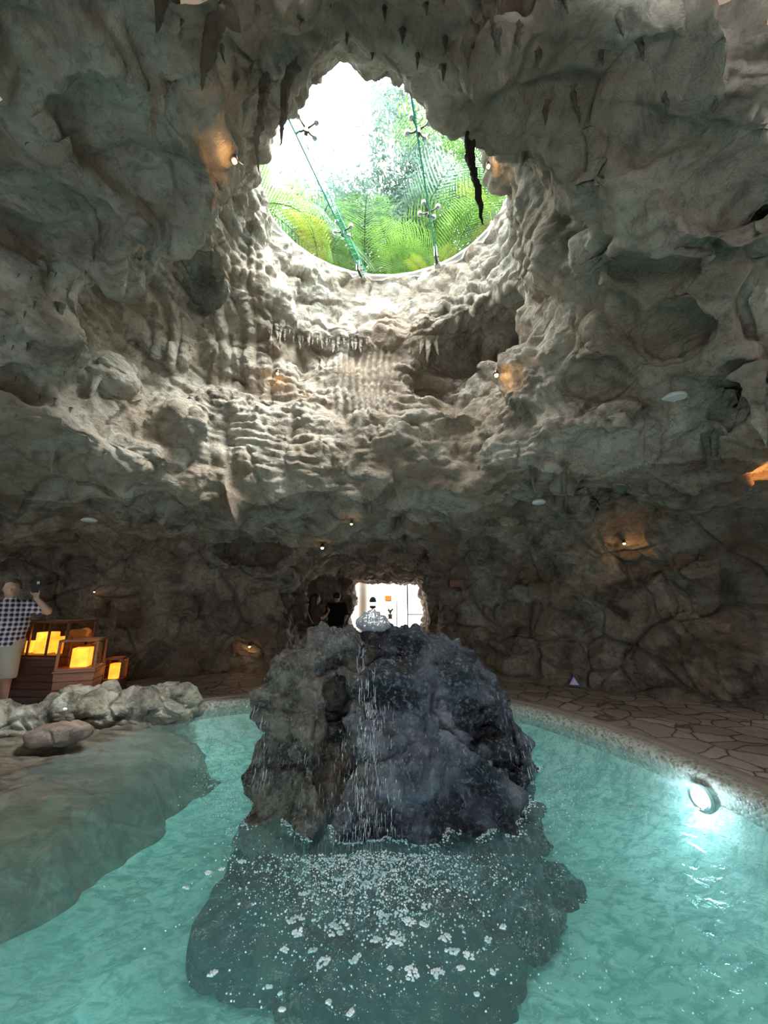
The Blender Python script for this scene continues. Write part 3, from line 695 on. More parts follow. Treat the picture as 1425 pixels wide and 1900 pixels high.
rg = n.ramp(n.noise(p, 3.5, 4), [(0.35, (0.12, 0.12, 0.12)), (0.7, (0.32, 0.32, 0.32))])
nm = n.bump(n.noise(n.mapping(p, (1, 1, 0.5)), 9, 7, 0.72, 0.8), 1.0, 0.06); nm = n.bump(n.noise(p, 26, 7, 0.74), 1.0, 0.09, nm)
M['boulder'] = n.pbr(c, rg, nm, spec=1.0)
B = [((0.18, 4.30, 0.20), (1.05, 1.05, 0.92), 0, 2.5), ((-0.60, 3.95, 0.60), (0.50, 0.62, 0.58), 0, 3.2), ((-0.06, 3.95, 0.78), (0.72, 0.65, 0.46), 0, 2.6),
     ((0.40, 4.0, 0.66), (0.52, 0.72, 0.50), 0, 2.8), ((0.90, 4.3, 0.12), (0.50, 0.70, 0.55), 0, 2.3), ((-0.30, 3.45, -0.05), (0.48, 0.42, 0.85), 0, 2.6),
     ((0.40, 3.50, -0.05), (0.60, 0.46, 0.74), 0, 2.4), ((-0.72, 3.75, -0.1), (0.35, 0.5, 0.80), 0, 2.6), ((0.90, 3.75, -0.25), (0.36, 0.38, 0.42)),
     ((-0.16, 3.22, -0.55), (0.36, 0.36, 0.80)), ((1.22, 4.5, -0.35), (0.36, 0.5, 0.55)), ((-0.05, 4.10, 1.13), (0.22, 0.22, 0.22)), ((0.12, 4.1, 1.0), (0.62, 0.5, 0.2)), ((-0.90, 4.1, -0.5), (0.2, 0.4, 0.5)),
     ((0.1, 4.2, -0.85), (1.45, 1.4, 0.55), 0, 2.5)]
CV = [((-0.42, 3.15, 0.45), (0.05, 0.45, 0.55)), ((0.95, 3.5, 0.45), (0.30, 0.30, 0.05), 0.6), ((-0.05, 3.3, 1.02), (0.30, 0.25, 0.05), 0.1), ((-0.36, 3.10, 0.55), (0.11, 0.35, 0.42)), ((0.62, 3.05, 0.02), (0.28, 0.22, 0.30), 0.3), ((1.12, 3.62, 0.35), (0.10, 0.3, 0.5)), ((0.25, 3.6, 1.17), (0.42, 0.10, 0.06), -0.35)]
boulder = sculpt('boulder', B, M['boulder'], 0.026, boulder_disp, nz=(0.07, 0.45), k=0.08, sub=2, zmin=-0.95, carve=CV)
tag(boulder, 'huge wet dark boulder fountain rising from the middle of the pool', 'boulder')
# drowned shelf of rock in front of the boulder
sb = sculpt('submerged_rock', [((0.12, 3.65, -0.85), (1.12, 0.98, 0.52), 0, 2.4), ((0.22, 2.95, -0.9), (0.72, 0.36, 0.54), 0, 2.2), ((-0.82, 3.35, -0.85), (0.50, 0.45, 0.50), 0.5, 2.3)],
            None, 0.05, lambda V, N: 0.14 * (np.abs(vn(warp(V, .3, .1, 9), 0.4, 5)) - .3) + 0.06 * (np.abs(vn(V, 0.16, 6)) - .3) + .015 * vn(V, .06, 7), nz=(0.09, 0.5), zmin=-1.3)
n = NT('drowned slate rock'); p = n.pos()
sb.data.materials.append(n.pbr(n.ramp(n.noise(p, 2.2, 5, .65, .6), [(0.36, (0.003, 0.008, 0.016)), (0.5, (0.012, 0.024, 0.038)), (0.66, (0.09, 0.085, 0.07))]), 0.6, n.bump(n.noise(p, 14, 6, .7), .8, .04)))
tag(sb, 'dark slate rock shelf lying under water in front of the boulder', 'rock')

# pool lamps under water (one shows on the right wall of the basin)
def pool_lamp(name, loc, e, label, col=(0.72, 0.9, 1.0)):
    b = empty(name, label, 'pool light', loc)
    d = Vector((CEN[0] - loc[0], CEN[1] - loc[1], 0)).normalized(); an = math.atan2(d.y, d.x)
    m = MB(); m.lathe([(0.0, 0), (0.11, 0), (0.12, 0.02), (0.10, 0.035), (0.085, 0.035)], n=24); h_ = m.build('housing', M['steel'], b); h_.rotation_euler = (0, R(90), an)
    m = MB(); m.lathe([(0.0, 0.03), (0.083, 0.03), (0.06, 0.045), (0.0, 0.05)], n=24); l_ = m.build('lens', M['lamp_white'], b, smooth=True); l_.rotation_euler = (0, R(90), an)
    point_light(name + '_light', (d.x * 0.12, d.y * 0.12, 0.02), e, col, 0.07, parent=b)
    return b
M['steel'] = simple('brushed steel', (0.55, 0.56, 0.57), 0.35, 1.0)
M['lamp_white'] = simple('lit pool lamp lens', (0.9, 0.95, 1.0), 0.3, emis=(0.75, 0.88, 1.0), est=25.0)
lp = PZ(1322, 1462, -0.32)
pool_lamp('pool_light', (2.84, 3.92, -0.21), POOL_W * 0.22, 'glowing blue-white pool lamp under water at the right rim')
for (x, y, e, lb) in [(2.2, 0.4, POOL_W * 0.3, 'pool lamp under water in the near right of the basin wall'), (-2.3, 0.75, POOL_W * 2.2, 'pool lamp under water in the near left of the basin wall'), (-0.2, 6.9, POOL_W * 0.7, 'pool lamp under water behind the boulder'), (0.6, -0.6, POOL_W * 1.2, 'pool lamp under water in the basin wall nearest the viewer')]:
    pool_lamp('pool_light', (x, y, -0.42), e, lb)
# these lamps tint the boulder; a blue cast is also painted into its rock
# ------------------------------------------------------------------ surfaces found along a line of sight
_ps = [project(VS) for VS in SHELLS]
def surf(u, v, r=7.0):
    best = None
    for (uu, vv, ww), VS in zip(_ps, SHELLS):
        m = (np.abs(uu - u) < r) & (np.abs(vv - v) < r) & (ww > 0.3)
        if m.any():
            w0 = ww[m].min(); k = np.nonzero(m)[0]; near = k[ww[k] < w0 + 0.12]; w0 = np.median(ww[near])
            if best is None or w0 < best: best = w0
    d = ray(u, v)
    if best is None: return surf(u, v, r * 1.8)
    f = d[1] * math.cos(PITCH) + d[2] * math.sin(PITCH); return np.array([0, 0, CAMZ]) + d * best / f

# ------------------------------------------------------------------ stalactites
def stalactite_mesh(L, r, seed, rough=0.22, bend=0.0, n=20, tip=0.12, flare=0.6):
    m = max(10, int(L / 0.025)); rs = random.Random(seed); V = []; t_ = np.linspace(0, 1, m)
    ox = np.cumsum([rs.uniform(-1, 1) for _ in t_]) * 0.006 * L / 0.5; oy = np.cumsum([rs.uniform(-1, 1) for _ in t_]) * 0.006 * L / 0.5
    P = []
    for i, t in enumerate(t_):
        rad = r * ((1 - t) ** 0.75 * (1 - tip) + tip * (1 - t ** 6)) + r * flare * max(0, 1 - t * 6) ** 2
        for k in range(n):
            a = 2 * math.pi * k / n; P.append((ox[i] + bend * t * t, oy[i], -L * t, a, rad))
    P = np.array(P); q = np.stack([np.cos(P[:, 3]) * 0.8, np.sin(P[:, 3]) * 0.8, P[:, 2] * 4], 1) + seed * 3.7
    rad = P[:, 4] * (1 + rough * vn(q, 0.5, 3) + rough * 0.8 * vn(q, 0.22, 4) + 0.12 * np.sin(P[:, 3] * 5 + seed))
    V = np.stack([P[:, 0] + np.cos(P[:, 3]) * rad, P[:, 1] + np.sin(P[:, 3]) * rad, P[:, 2]], 1)
    V, F = ring_mesh([V[i * n:(i + 1) * n] for i in range(m)]); F = F[:, ::-1]
    return mesh_np('stalactite', V, F)
def place_stal(ub, vb, vt, wpx, label, seed, mat='stal', rough=0.22, bend=0.0, group=None, flare=0.6, tip=0.12, up=0.06):
    A = surf(ub, vb, 9); dist = A[1] * math.cos(PITCH) + (A[2] - CAMZ) * math.sin(PITCH)
    r = max(0.008, wpx / 2 * dist / FPX)
    lo, hi_ = 0.0, 3.0
    for _ in range(30):
        mid = (lo + hi_) / 2; pv = project(np.array([[A[0], A[1], A[2] - mid]]))[1][0]
        lo, hi_ = (mid, hi_) if pv < vt else (lo, mid)
    L = lo + up
    return tag(link('stalactite', stalactite_mesh(L, r, seed, rough, bend, flare=flare, tip=tip), M[mat], loc=(A[0], A[1], A[2] + up)), label, 'stalactite', group)
BIG = [(402, 12, 142, 40, 'thickest stalactite, hanging at the top edge left of the skylight'), (303, -5, 58, 22, 'blunt stalactite cut by the top edge, left of the thickest one'),
       (285, 165, 262, 20, 'lone club-ended stalactite over the pale ceiling hollow, lower left of the thickest one'), (493, 150, 325, 20, 'long straight dark stalactite at the left rim of the skylight'),
       (545, 130, 266, 20, 'long dark stalactite whose tip crosses the white sky'), (411, 85, 122, 10, 'short stalactite just right of the thickest one'),
       (1393, 700, 832, 34, 'heavy pale stalactite at the right edge above the orange glow'), (1424, 780, 862, 22, 'pale stalactite cut by the right edge beside the heavy one'),
       (173, 446, 490, 9, 'thin pale drip stalactite alone on the dark left ceiling'), (181, 700, 750, 15, 'pale stalactite hanging from the sharp left lip of the lit rock'),
       (112, 575, 634, 11, 'narrow stalactite at the left tip of the lit opening'), (97, 838, 880, 9, 'small pale stalactite low on the left above the lantern alcove'),
       (1311, 815, 868, 16, 'stubby stalactite left of the orange glow on the right'), (1046, 870, 930, 14, 'tapering stalactite right of the small round speaker plate'),
       (985, 872, 922, 7, 'needle stalactite above the small round speaker plate'), (962, 828, 868, 5, 'thread-thin stalactite below the dark pocket'),
       (794, 636, 672, 14, 'cream stalactite hanging at the dark pocket mouth, longest of its cluster'), (806, 634, 660, 10, 'cream stalactite at the dark pocket mouth, rightmost of its cluster'),
       (783, 638, 660, 9, 'cream stalactite at the dark pocket mouth, leftmost of its cluster'),
       (395, 370, 398, 15, 'curled pale drip at the foot of the folded curtain ridge left of the skylight'), (217, 385, 398, 7, 'tiny pale drip on the ridge over the left hollow')]
for i, (u, v, vt, w, lb) in enumerate(BIG):
    place_stal(u, v, vt, w, lb, i + 3, mat='rock' if ('pale' in lb or 'cream' in lb) else 'stal', rough=0.28, bend=0.05 * ((i % 3) - 1), flare=0.9 if w > 12 else 0.5)
dk = place_stal(872, 268, 410, 15, 'gnarled dark root-like stalactite silhouetted against the palms', 77, mat='dark_drip', rough=0.55, bend=0.10, flare=0.5, tip=0.35)
SMALL = [(829, 101), (885, 76), (914, 68), (979, 58), (920, 109), (999, 127), (775, 137), (822, 155), (868, 125), (747, 91), (1147, 66), (1115, 130), (1188, 117), (1235, 221), (1013, 236),
         (1062, 211), (1071, 239), (714, 46), (822, 15), (929, 10), (1050, 30), (790, 40), (960, 95)]
SMALL_L = [(481, 39), (645, 86), (691, 120), (614, 25), (464, 140), (437, 172), (378, 174), (314, 172), (560, 60), (340, 60)]
SMALL_LL = [(90, 516), (105, 516), (160, 514), (35, 519), (58, 523), (63, 575), (47, 590), (51, 653), (84, 639), (25, 653), (7, 633), (49, 758), (74, 748), (102, 755), (132, 772), (30, 782), (12, 744), (30, 710), (120, 700), (60, 690)]
random.seed(5)
small = [stalactite_mesh(1.0, 0.16, 200 + k, 0.3, 0.0, 12, flare=0.9) for k in range(5)]
for pts, lb, gp, ln, wd in ((SMALL, 'short dark pointed stalactite studding the ceiling above and right of the skylight', 'short stalactites right of the skylight', 34, 0.8),
                    (SMALL_L, 'short dark stalactite on the ceiling left of the skylight', 'short stalactites left of the skylight', 26, 0.8),
                    (SMALL_LL, 'tiny brown drip on the dark ceiling at the far left', 'tiny drips on the left ceiling', 11, 0.9)):
    for k, (u, v) in enumerate(pts):
        A = surf(u, v - ln, 8); dist = A[1] * math.cos(PITCH) + (A[2] - CAMZ) * math.sin(PITCH); L = random.uniform(0.8, 1.25) * ln * dist / FPX / max(0.4, abs(ray(u, v)[1])) * 0.9
        o = link('stalactite', small[k % 5], None, loc=(A[0], A[1], A[2] + 0.03)); o.scale = (L * wd, L * wd, L + 0.03); o.rotation_euler = (0, 0, k)
        if not o.data.materials: o.data.materials.append(M['stal'])
        tag(o, lb, 'stalactite', gp)
cream = [stalactite_mesh(1.0, 0.16, 300 + k, 0.3, 0.0, 12, flare=0.5) for k in range(5)]
for me in cream: me.materials.append(M['rock'])
# fringe of drips along the ledge under the skylight rim
for k in range(22):
    u = 505 + k * 8.3 + random.uniform(-2, 2); v = 606 + 28 * math.sin((u - 500) / 190 * math.pi * 0.7) + random.uniform(-5, 5)
    A = surf(u, v, 6); o = link('ledge_drip', cream[k % 5], None, loc=(A[0], A[1] - 0.02, A[2] + 0.04)); L = random.uniform(0.14, 0.30); o.scale = (L * 0.9, L * 0.9, L)
    tag(o, 'small cream drip in the fringe along the ledge below the skylight rim', 'stalactite', 'cream drips along the ledge')

# ------------------------------------------------------------------ skylight glazing
def glass(name, tint, gloss=1.0, ior=1.5):
    n = NT(name); t = n.n('ShaderNodeBsdfTransparent', {'Color': tuple(tint) + (1,)}); g_ = n.n('ShaderNodeBsdfGlossy', {'Roughness': 0.02, 'Color': (gloss, gloss, gloss, 1)})
    f = schlick(n, ((ior - 1) / (ior + 1)) ** 2); mx = n.n('ShaderNodeMixShader', {0: f, 1: t.outputs[0], 2: g_.outputs[0]}); n.t.links.new(mx.outputs[0], n.out.inputs[0]); return n.m
M['glass_roof'] = glass('clear roof glass', (0.97, 0.995, 0.99), ior=1.25); M['glass_fin'] = glass('teal edged glass', (0.50, 0.84, 0.80))
n = NT('teal glass edge'); M['glass_edge'] = n.pbr((0.10, 0.52, 0.47), 0.15, spec=0.6)
M['white_metal'] = simple('white painted metal', (0.80, 0.81, 0.80), 0.4)
fA = np.array([-0.40, 6.06]); fd = np.array([-0.66, -2.2]); fd /= np.linalg.norm(fd)
def fin(p0, p1, label):
    e = empty('glass_fin', label, 'glass beam', (p0[0], p0[1], 7.60))
    m = MB(); q = np.array(p1) - np.array(p0); n_ = np.array([-q[1], q[0]]); n_ = n_ / np.linalg.norm(n_) * 0.011; z0, z1_ = -0.20, 0.0
    pts = [(-n_[0], -n_[1], z0), (n_[0], n_[1], z0), (q[0] + n_[0], q[1] + n_[1], z0), (q[0] - n_[0], q[1] - n_[1], z0)]
    V_ = pts + [(a, b, z1_) for a, b, _ in pts]
    m.add(V_, [(0, 1, 2, 3)], 1); m.add(V_, [(4, 7, 6, 5)], 1); m.add(V_, [(0, 3, 7, 4), (1, 5, 6, 2)], 0); m.add(V_, [(0, 4, 5, 1), (3, 2, 6, 7)], 1)
    m.build('blade', [M['glass_fin'], M['glass_edge']], e)
    d = q / np.linalg.norm(q); rz = math.atan2(d[1], d[0])
    m = MB()
    for s in (-1, 1): m.box((d[0] * 0.10 - d[1] * 0.022 * s, d[1] * 0.10 + d[0] * 0.022 * s, -0.19), (0.26, 0.012, 0.20), rz)
    m.box((d[0] * -0.03, d[1] * -0.03, -0.24), (0.10, 0.10, 0.05), rz)
    sh = m.build('shoe', M['steel'], e)
    for t in (0.04, 0.15):
        for zz_ in (-0.13, -0.24): m = MB(); m.tube([(d[0] * t - d[1] * 0.045, d[1] * t + d[0] * 0.045, zz_), (d[0] * t + d[1] * 0.045, d[1] * t - d[0] * 0.045, zz_)], 0.012, 8); m.build('bolt', M['dark_metal'], sh)
    return d
M['dark_metal'] = simple('dark bronze metal', (0.10, 0.075, 0.06), 0.35, 0.8)
p0a, p1a = (-0.40, 5.98), (-1.42, 2.95); p0b, p1b = (0.95, 5.70), (0.20, 2.90)
fin(p0a, p1a, 'left teal glass beam slanting across under the skylight glass'); fin(p0b, p1b, 'right thin teal glass beam under the skylight glass')
def spider(u, v, label, rz):
    P_ = PZ(u, v, 7.50); e = empty('spider_fitting', label, 'glass fitting', tuple(P_), rz)
    m = MB()
    m.box((0, 0, 0), (0.05, 0.06, 0.09)); m.tube([(0, 0, -0.03), (0, 0, 0.07)], 0.02, 10); m.build('hub', M['dark_metal'], e, bevel=0.006)
    for sx_ in (-1, 1):
        for sy_ in (-1, 1):
            m = MB(); m.tube([(0, 0, 0.03), (0.06 * sx_, 0.05 * sy_, 0.04), (0.12 * sx_, 0.09 * sy_, 0.075)], [0.016, 0.012, 0.011], 8)
            a_ = m.build('arm', M['dark_metal'], e, smooth=True)
            m = MB(); m.lathe([(0.0, 0.045), (0.03, 0.048), (0.036, 0.065), (0.036, 0.095), (0.0, 0.098)], (0.12 * sx_, 0.09 * sy_, 0), 14); m.build('disc', M['steel'], a_, smooth=True)
spider(568, 243, 'four-armed glass fitting high on the left beam against white sky', 0.3); spider(636, 432, 'four-armed glass fitting low on the left beam in front of green palms', 0.3)
spider(796, 397, 'four-armed glass fitting low on the right thin beam', 0.25); spider(776, 245, 'four-armed glass fitting high on the right thin beam', 0.25)
# roof panes resting on the beams, left / middle / right
def lerp2(a, b, t): return (a[0] + (b[0] - a[0]) * t, a[1] + (b[1] - a[1]) * t)
def pane(poly, label):
    m = MB(); V_ = [(x, y, 7.605) for x, y in poly] + [(x, y, 7.62) for x, y in poly]; k = len(poly)
    m.add(V_, [tuple(range(k))[::-1], tuple(range(k, 2 * k))]); m.add(V_, [(i, (i + 1) % k, k + (i + 1) % k, k + i) for i in range(k)], 1)
    tag(m.build('roof_pane', [M['glass_roof'], M['glass_edge']]), label, 'glass pane')
A0 = lerp2(p0a, p1a, -0.12); A1 = lerp2(p0a, p1a, 1.05); B0 = lerp2(p0b, p1b, -0.15); B1 = lerp2(p0b, p1b, 1.05)
pane([(A1[0] - 0.01, A1[1]), (A0[0] - 0.01, A0[1]), (-2.3, 6.3), (-2.3, 2.7)][::-1], 'clear roof glass pane left of the left teal beam')
pane([(A0[0] + 0.01, A0[1]), (A1[0] + 0.01, A1[1]), (B1[0] - 0.01, B1[1]), (B0[0] - 0.01, B0[1])], 'clear roof glass pane between the two teal beams')
pane([(B0[0] + 0.01, B0[1]), (B1[0] + 0.01, B1[1]), (2.3, 2.7), (2.3, 6.1)], 'clear roof glass pane right of the right teal beam')
# rim flashing
th = np.linspace(0, 2 * math.pi, 161)[:-1]
HP = np.array(HOLE); _c = np.array([0.0, 4.5])
def er(s, z):
    q = np.linspace(0, len(HP), 161)[:-1]; i = q.astype(int) % len(HP); f = (q % 1)[:, None]; p = HP[i] * (1 - f) + HP[(i + 1) % len(HP)] * f
    return np.concatenate([_c + (p - _c) * s, np.full((len(p), 1), z)], 1)
V, F = ring_mesh([er(1.06, 7.47), er(1.06, 7.45), er(0.993, 7.45), er(0.993, 7.49), er(1.10, 7.49)]); fl_ = link('trim_3', mesh_np('trim_3', V, F[:, ::-1], False), M['white_metal']); fl_['kind'] = 'structure'
# planted terrace round the skylight
V, F = ring_mesh([er(1.0 + 0.06 * k + 0.004 * k * k, 7.46 + (0.05 if k > 2 else 0)) for k in range(30)]); V[:, 2] += 0.05 * vn(V, 0.5, 3) * sst(1.2, 1.8, np.hypot((V[:, 0]) / 1.88, (V[:, 1] - 4.45) / 1.62))
M['soil'] = simple('planting soil', (0.10, 0.075, 0.05), 0.95)
te = link('floor_terrace', mesh_np('floor', V, F), M['soil']); te['kind'] = 'structure'; te.name = 'floor_terrace'

# ------------------------------------------------------------------ palms and trees over the skylight
def leaf_mat(name, c0, c1, tr=0.4):
    n = NT(name); oi = n.n('ShaderNodeObjectInfo'); c = n.mix(n.ramp(n.math('ADD', n.math('MULTIPLY', oi.outputs['Random'], 0.5), n.math('MULTIPLY', n.noise(n.pos(), 6.0, 3), 0.8)), [(0.35, (0, 0, 0)), (0.95, (1, 1, 1))]), tuple(k * 0.45 for k in c0), tuple(min(1, k * 1.35) for k in c1))
    d = n.n('ShaderNodeBsdfDiffuse', {'Color': c}); t = n.n('ShaderNodeBsdfTranslucent', {'Color': c}); m = n.n('ShaderNodeMixShader', {0: tr, 1: d.outputs[0], 2: t.outputs[0]})
    n.t.links.new(m.outputs[0], n.out.inputs[0]); return n.m
M['palm'] = leaf_mat('palm leaf green', (0.06, 0.15, 0.035), (0.15, 0.28, 0.06)); M['palm_y'] = leaf_mat('palm leaf yellow', (0.34, 0.32, 0.02), (0.22, 0.28, 0.03))
M['palm_d'] = leaf_mat('palm leaf bluish', (0.08, 0.17, 0.11), (0.16, 0.27, 0.17)); M['tree_leaf'] = leaf_mat('pale grey-green tree leaf', (0.07, 0.14, 0.11), (0.16, 0.24, 0.20))
M['bark'] = simple('palm cane', (0.20, 0.22, 0.12), 0.7)
def frond_mesh(L, seed, n=44, w=0.42, droop=0.9):
    rs = random.Random(seed); V = []; F = []; mi = []
    def P(t): return Vector((L * (t - 0.12 * t * t), 0, L * (0.75 * t - droop * t * t)))
    # rachis
    k = 10
    for i in range(k + 1):
        p = P(i / k); r = 0.014 * (1 - i / k) + 0.003; V += [p + Vector((0, r, 0)), p + Vector((0, -r, 0)), p + Vector((0, 0, r * 1.4))]
    for i in range(k):
        for j in range(3): a = i * 3 + j; b = i * 3 + (j + 1) % 3; F.append((a, b, b + 3, a + 3))
    for i in range(n):
        t = 0.16 + 0.84 * i / n; p = P(t); d = (P(min(1, t + 0.02)) - P(t - 0.02)).normalized()
        ll = w * L / 2 * (math.sin(math.pi * min(1, (t - 0.05) * 0.98)) ** 0.6) * rs.uniform(0.88, 1.08); wd = 0.009 * L / 1.6 + 0.003
        for s in (-1, 1):
            out = (Vector((0, s, 0)) * 0.85 + d * 0.65 + Vector((0, 0, 0.28 - 0.1 * rs.random()))).normalized(); b = len(V)
            for q in range(4):
                tt = q / 3; c = p + out * ll * tt + Vector((0, 0, -0.38 * ll * tt * tt)); ww = wd * (0.6, 1.0, 0.75, 0.05)[q]
                V += [c - d * ww, c + d * ww]
            for q in range(3): F.append((b + 2 * q, b + 2 * q + 1, b + 2 * q + 3, b + 2 * q + 2))
    me = bpy.data.meshes.new('frond'); me.from_pydata([tuple(v) for v in V], [], F); me.update(); return me
fr_m = {}
for kind in ('palm', 'palm_y', 'palm_d'):
    fr_m[kind] = [frond_mesh(1.7 + 0.25 * s, 10 + s, 27 + 2 * s, 0.55, 0.7 + 0.12 * s) for s in range(4)]
    for me in fr_m[kind]: me.materials.append(M[kind])
def palm(x, y, h, kind, label, n=13, sc_=1.0, seed=0, z0=7.5, canes=4, group='feathery palms around the skylight'):
    rs = random.Random(seed); e = empty('palm', label, 'palm', (x, y, z0), rs.uniform(0, 6), group)
    tops = []
    for c in range(canes):
        a = rs.uniform(0, 6.28); b = rs.uniform(0.05, 0.25); hh = h * rs.uniform(0.6, 1.0)
        top = Vector((math.cos(a) * (b + hh * 0.14), math.sin(a) * (b + hh * 0.14), hh)); tops.append(top)
        m = MB(); m.tube([(math.cos(a) * b * 0.5, math.sin(a) * b * 0.5, -0.05), (math.cos(a) * b, math.sin(a) * b, hh * 0.5), tuple(top)], [0.035, 0.028, 0.022], 7); m.build('cane', M['bark'], e, smooth=True)
    n = max(5, int(n * 0.62))
    for k in range(n):
        me = fr_m[kind][rs.randrange(4)]; f = bpy.data.objects.new('frond', me); C.objects.link(f); f.parent = e; t = tops[k % canes]
        f.location = t; f.rotation_euler = (rs.uniform(-0.3, 0.3), rs.uniform(-1.0, -0.25) if h < 1.5 else rs.uniform(-0.9, 0.2), 2.4 * k + rs.uniform(-.3, .3)); s = sc_ * rs.uniform(0.8, 1.15); f.scale = (s, s, s)
    return e
PALMS = [(-2.9, 5.7, 1.9, 'palm', 'tall green palm at the left rim of the skylight under white sky', 18, 1.25), (-2.6, 7.0, 1.4, 'palm', 'green palm clump behind the lower left rim of the skylight', 16, 1.1),
         (-1.6, 7.3, 0.7, 'palm_y', 'low yellow-green palm behind the left beam', 11, 0.75), (-0.6, 7.6, 0.8, 'palm', 'low green palm behind the foot of the left beam', 16, 0.9),
         (0.6, 7.5, 0.8, 'palm', 'low green palm between the feet of the two beams', 16, 0.9), (1.5, 7.1, 0.7, 'palm', 'low green palm behind the foot of the right beam', 14, 0.85),
         (1.0, 7.0, 0.45, 'palm_y', 'low yellowish palm tuft near the foot of the right beam', 6, 0.6), (2.3, 6.0, 1.15, 'palm_y', 'bright yellow palm behind the gnarled dark stalactite', 9, 0.7),
         (2.7, 5.2, 1.6, 'palm', 'bright green palm at the right rim beside the warm lamp', 20, 1.15), (2.9, 6.6, 2.0, 'palm', 'tall green palm behind the right rim of the skylight', 16, 1.1),
         (-3.6, 8.2, 3.2, 'palm_d', 'tall bluish palm in the left background above the skylight', 12, 1.5), (-1.6, 9.0, 2.6, 'palm_d', 'bluish palm in the background left of centre above the skylight', 12, 1.4),
         (0.3, 9.2, 2.4, 'palm_d', 'bluish palm in the centre background above the skylight', 12, 1.4), (2.2, 9.0, 2.9, 'palm_d', 'bluish palm in the right background above the skylight', 12, 1.4),
         (-0.6, 8.3, 1.4, 'palm', 'mid-height green palm in front of the centre background palms', 16, 1.2), (1.4, 8.2, 1.6, 'palm', 'mid-height green palm in front of the right background palms', 16, 1.2)]
for i, (x, y, h, k, lb, n_, s) in enumerate(PALMS): palm(x, y, h, k, lb, n_, s, 40 + i)
def tree(x, y, h, cr, label, seed, nl=9000, z0=7.5):
    rng = np.random.default_rng(seed); e = empty('tree', label, 'tree', (x, y, z0), 0, 'leafy trees behind the palms')
    m = MB(); rs = random.Random(seed); m.tube([(0, 0, -0.1), (0.1, 0, h * 0.4), (0.0, 0.1, h * 0.8)], [0.12, 0.09, 0.05], 8)
    ends = []
    for k in range(26):
        a = rs.uniform(0, 6.28); t = rs.uniform(0.25, 0.8); el_ = rs.uniform(0.2, 1.0); L = cr * rs.uniform(0.7, 1.1)
        b = Vector((0.05, 0.05, h * t)); c = b + Vector((math.cos(a) * math.cos(el_), math.sin(a) * math.cos(el_), math.sin(el_))) * L; ends.append((b, c)); m.tube([tuple(b), tuple((b + c) / 2 + Vector((0, 0, -0.05))), tuple(c)], [0.03, 0.02, 0.006], 5)
    m.build('trunk', M['bark'], e, smooth=True)
    idx = rng.integers(0, len(ends), nl); t = rng.uniform(0.3, 1.1, nl)[:, None]; B_ = np.array([tuple(b) for b, c in ends])[idx]; C_ = np.array([tuple(c) for b, c in ends])[idx]
    P = B_ + (C_ - B_) * t + rng.normal(0, 0.20, (nl, 3)); d = rng.normal(0, 1, (nl, 3)); d[:, 2] -= 0.4; d /= np.linalg.norm(d, axis=1)[:, None]; s = np.cross(d, rng.normal(0, 1, (nl, 3))); s /= np.linalg.norm(s, axis=1)[:, None]
    L = rng.uniform(0.12, 0.24, nl)[:, None]; w = L * 0.13
    V_ = np.stack([P, P + d * L * .5 + s * w, P + d * L, P + d * L * .5 - s * w], 1).reshape(-1, 3); F_ = np.arange(nl * 4).reshape(-1, 4)
    link('foliage', mesh_np('foliage', V_, F_, False), M['tree_leaf'], e)
tree(-2.8, 9.8, 5.2, 2.2, 'slender grey-green tree left of the white sky gap', 1, 6000); tree(-0.3, 8.9, 6.0, 2.2, 'grey-green tree in the middle behind the palms', 2, 16000)
tree(1.5, 8.9, 8.4, 2.3, 'tallest grey-green tree, rising right of the white sky gap', 3, 20000); tree(3.6, 8.2, 6.4, 2.2, 'grey-green tree behind the right rim palms', 4, 12000)

# ------------------------------------------------------------------ small warm lamps on the rock
M['bulb'] = simple('warm lit bulb', (1.0, 0.8, 0.5), 0.4, emis=(1.0, 0.62, 0.22), est=12.0)
def rock_lamp(u, v, label, e=6.0, size=0.035, off=-0.14, r=6):
    e *= 0.16; size *= 0.6
    P_ = surf(u, v, r); d = ray(u, v); d = d / np.linalg.norm(d); P_ = P_ + d * off
    b = empty('spot_lamp', label, 'lamp', tuple(P_)); k = size / 0.035
    m = MB(); m.tube([(0, 0, 0.02), (0.02, 0.10, 0.10)], 0.010 * k, 8); m.build('bracket', M['dark_metal'], b, smooth=True)
    m = MB(); m.lathe([(0.0, 0.075), (0.022, 0.07), (0.032, 0.03), (0.04, 0.0), (0.034, 0.0), (0.026, 0.03), (0.0, 0.05)], n=16); h_ = m.build('lamp_shade', M['dark_metal'], b, smooth=True); h_.scale = (k, k, k)
    m = MB(); m.lathe([(0.0, -0.028), (0.018, -0.02), (0.026, 0.0), (0.018, 0.02), (0.0, 0.026)], (0, 0, -0.002), 14); q = m.build('bulb', M['bulb'], b, smooth=True); q.scale = (k, k, k)
    point_light('spot_lamp_light', (0, -0.05 * k, -0.06 * k), e, (1.0, 0.55, 0.2), 0.03, parent=b)
rock_lamp(435, 299, 'glowing warm lamp on the rock upper left of the skylight', 8, 0.045)
rock_lamp(906, 309, 'glowing warm lamp at the right rim of the skylight before green fronds', 8, 0.05)
rock_lamp(515, 693, 'small warm lamp beside the fluted rock below the skylight', 10, 0.05)
rock_lamp(921, 696, 'brightest warm lamp at the lower right corner of the dark pocket', 14, 0.06)
rock_lamp(598, 1016, 'warm lamp glowing in the rock above the left side of the tunnel', 8, 0.07)
rock_lamp(463, 1199, 'low warm lamp glowing on the rock left of the boulder', 5, 0.06)
rock_lamp(1158, 1008, 'orange lamp glowing in a recess of the right wall', 14, 0.05)
rock_lamp(652, 972, 'faint warm lamp tucked under the tunnel arch', 4, 0.04)
rock_lamp(175, 1098, 'tiny warm lamp on the wall at the edge of the dark alcove', 1.2, 0.03)
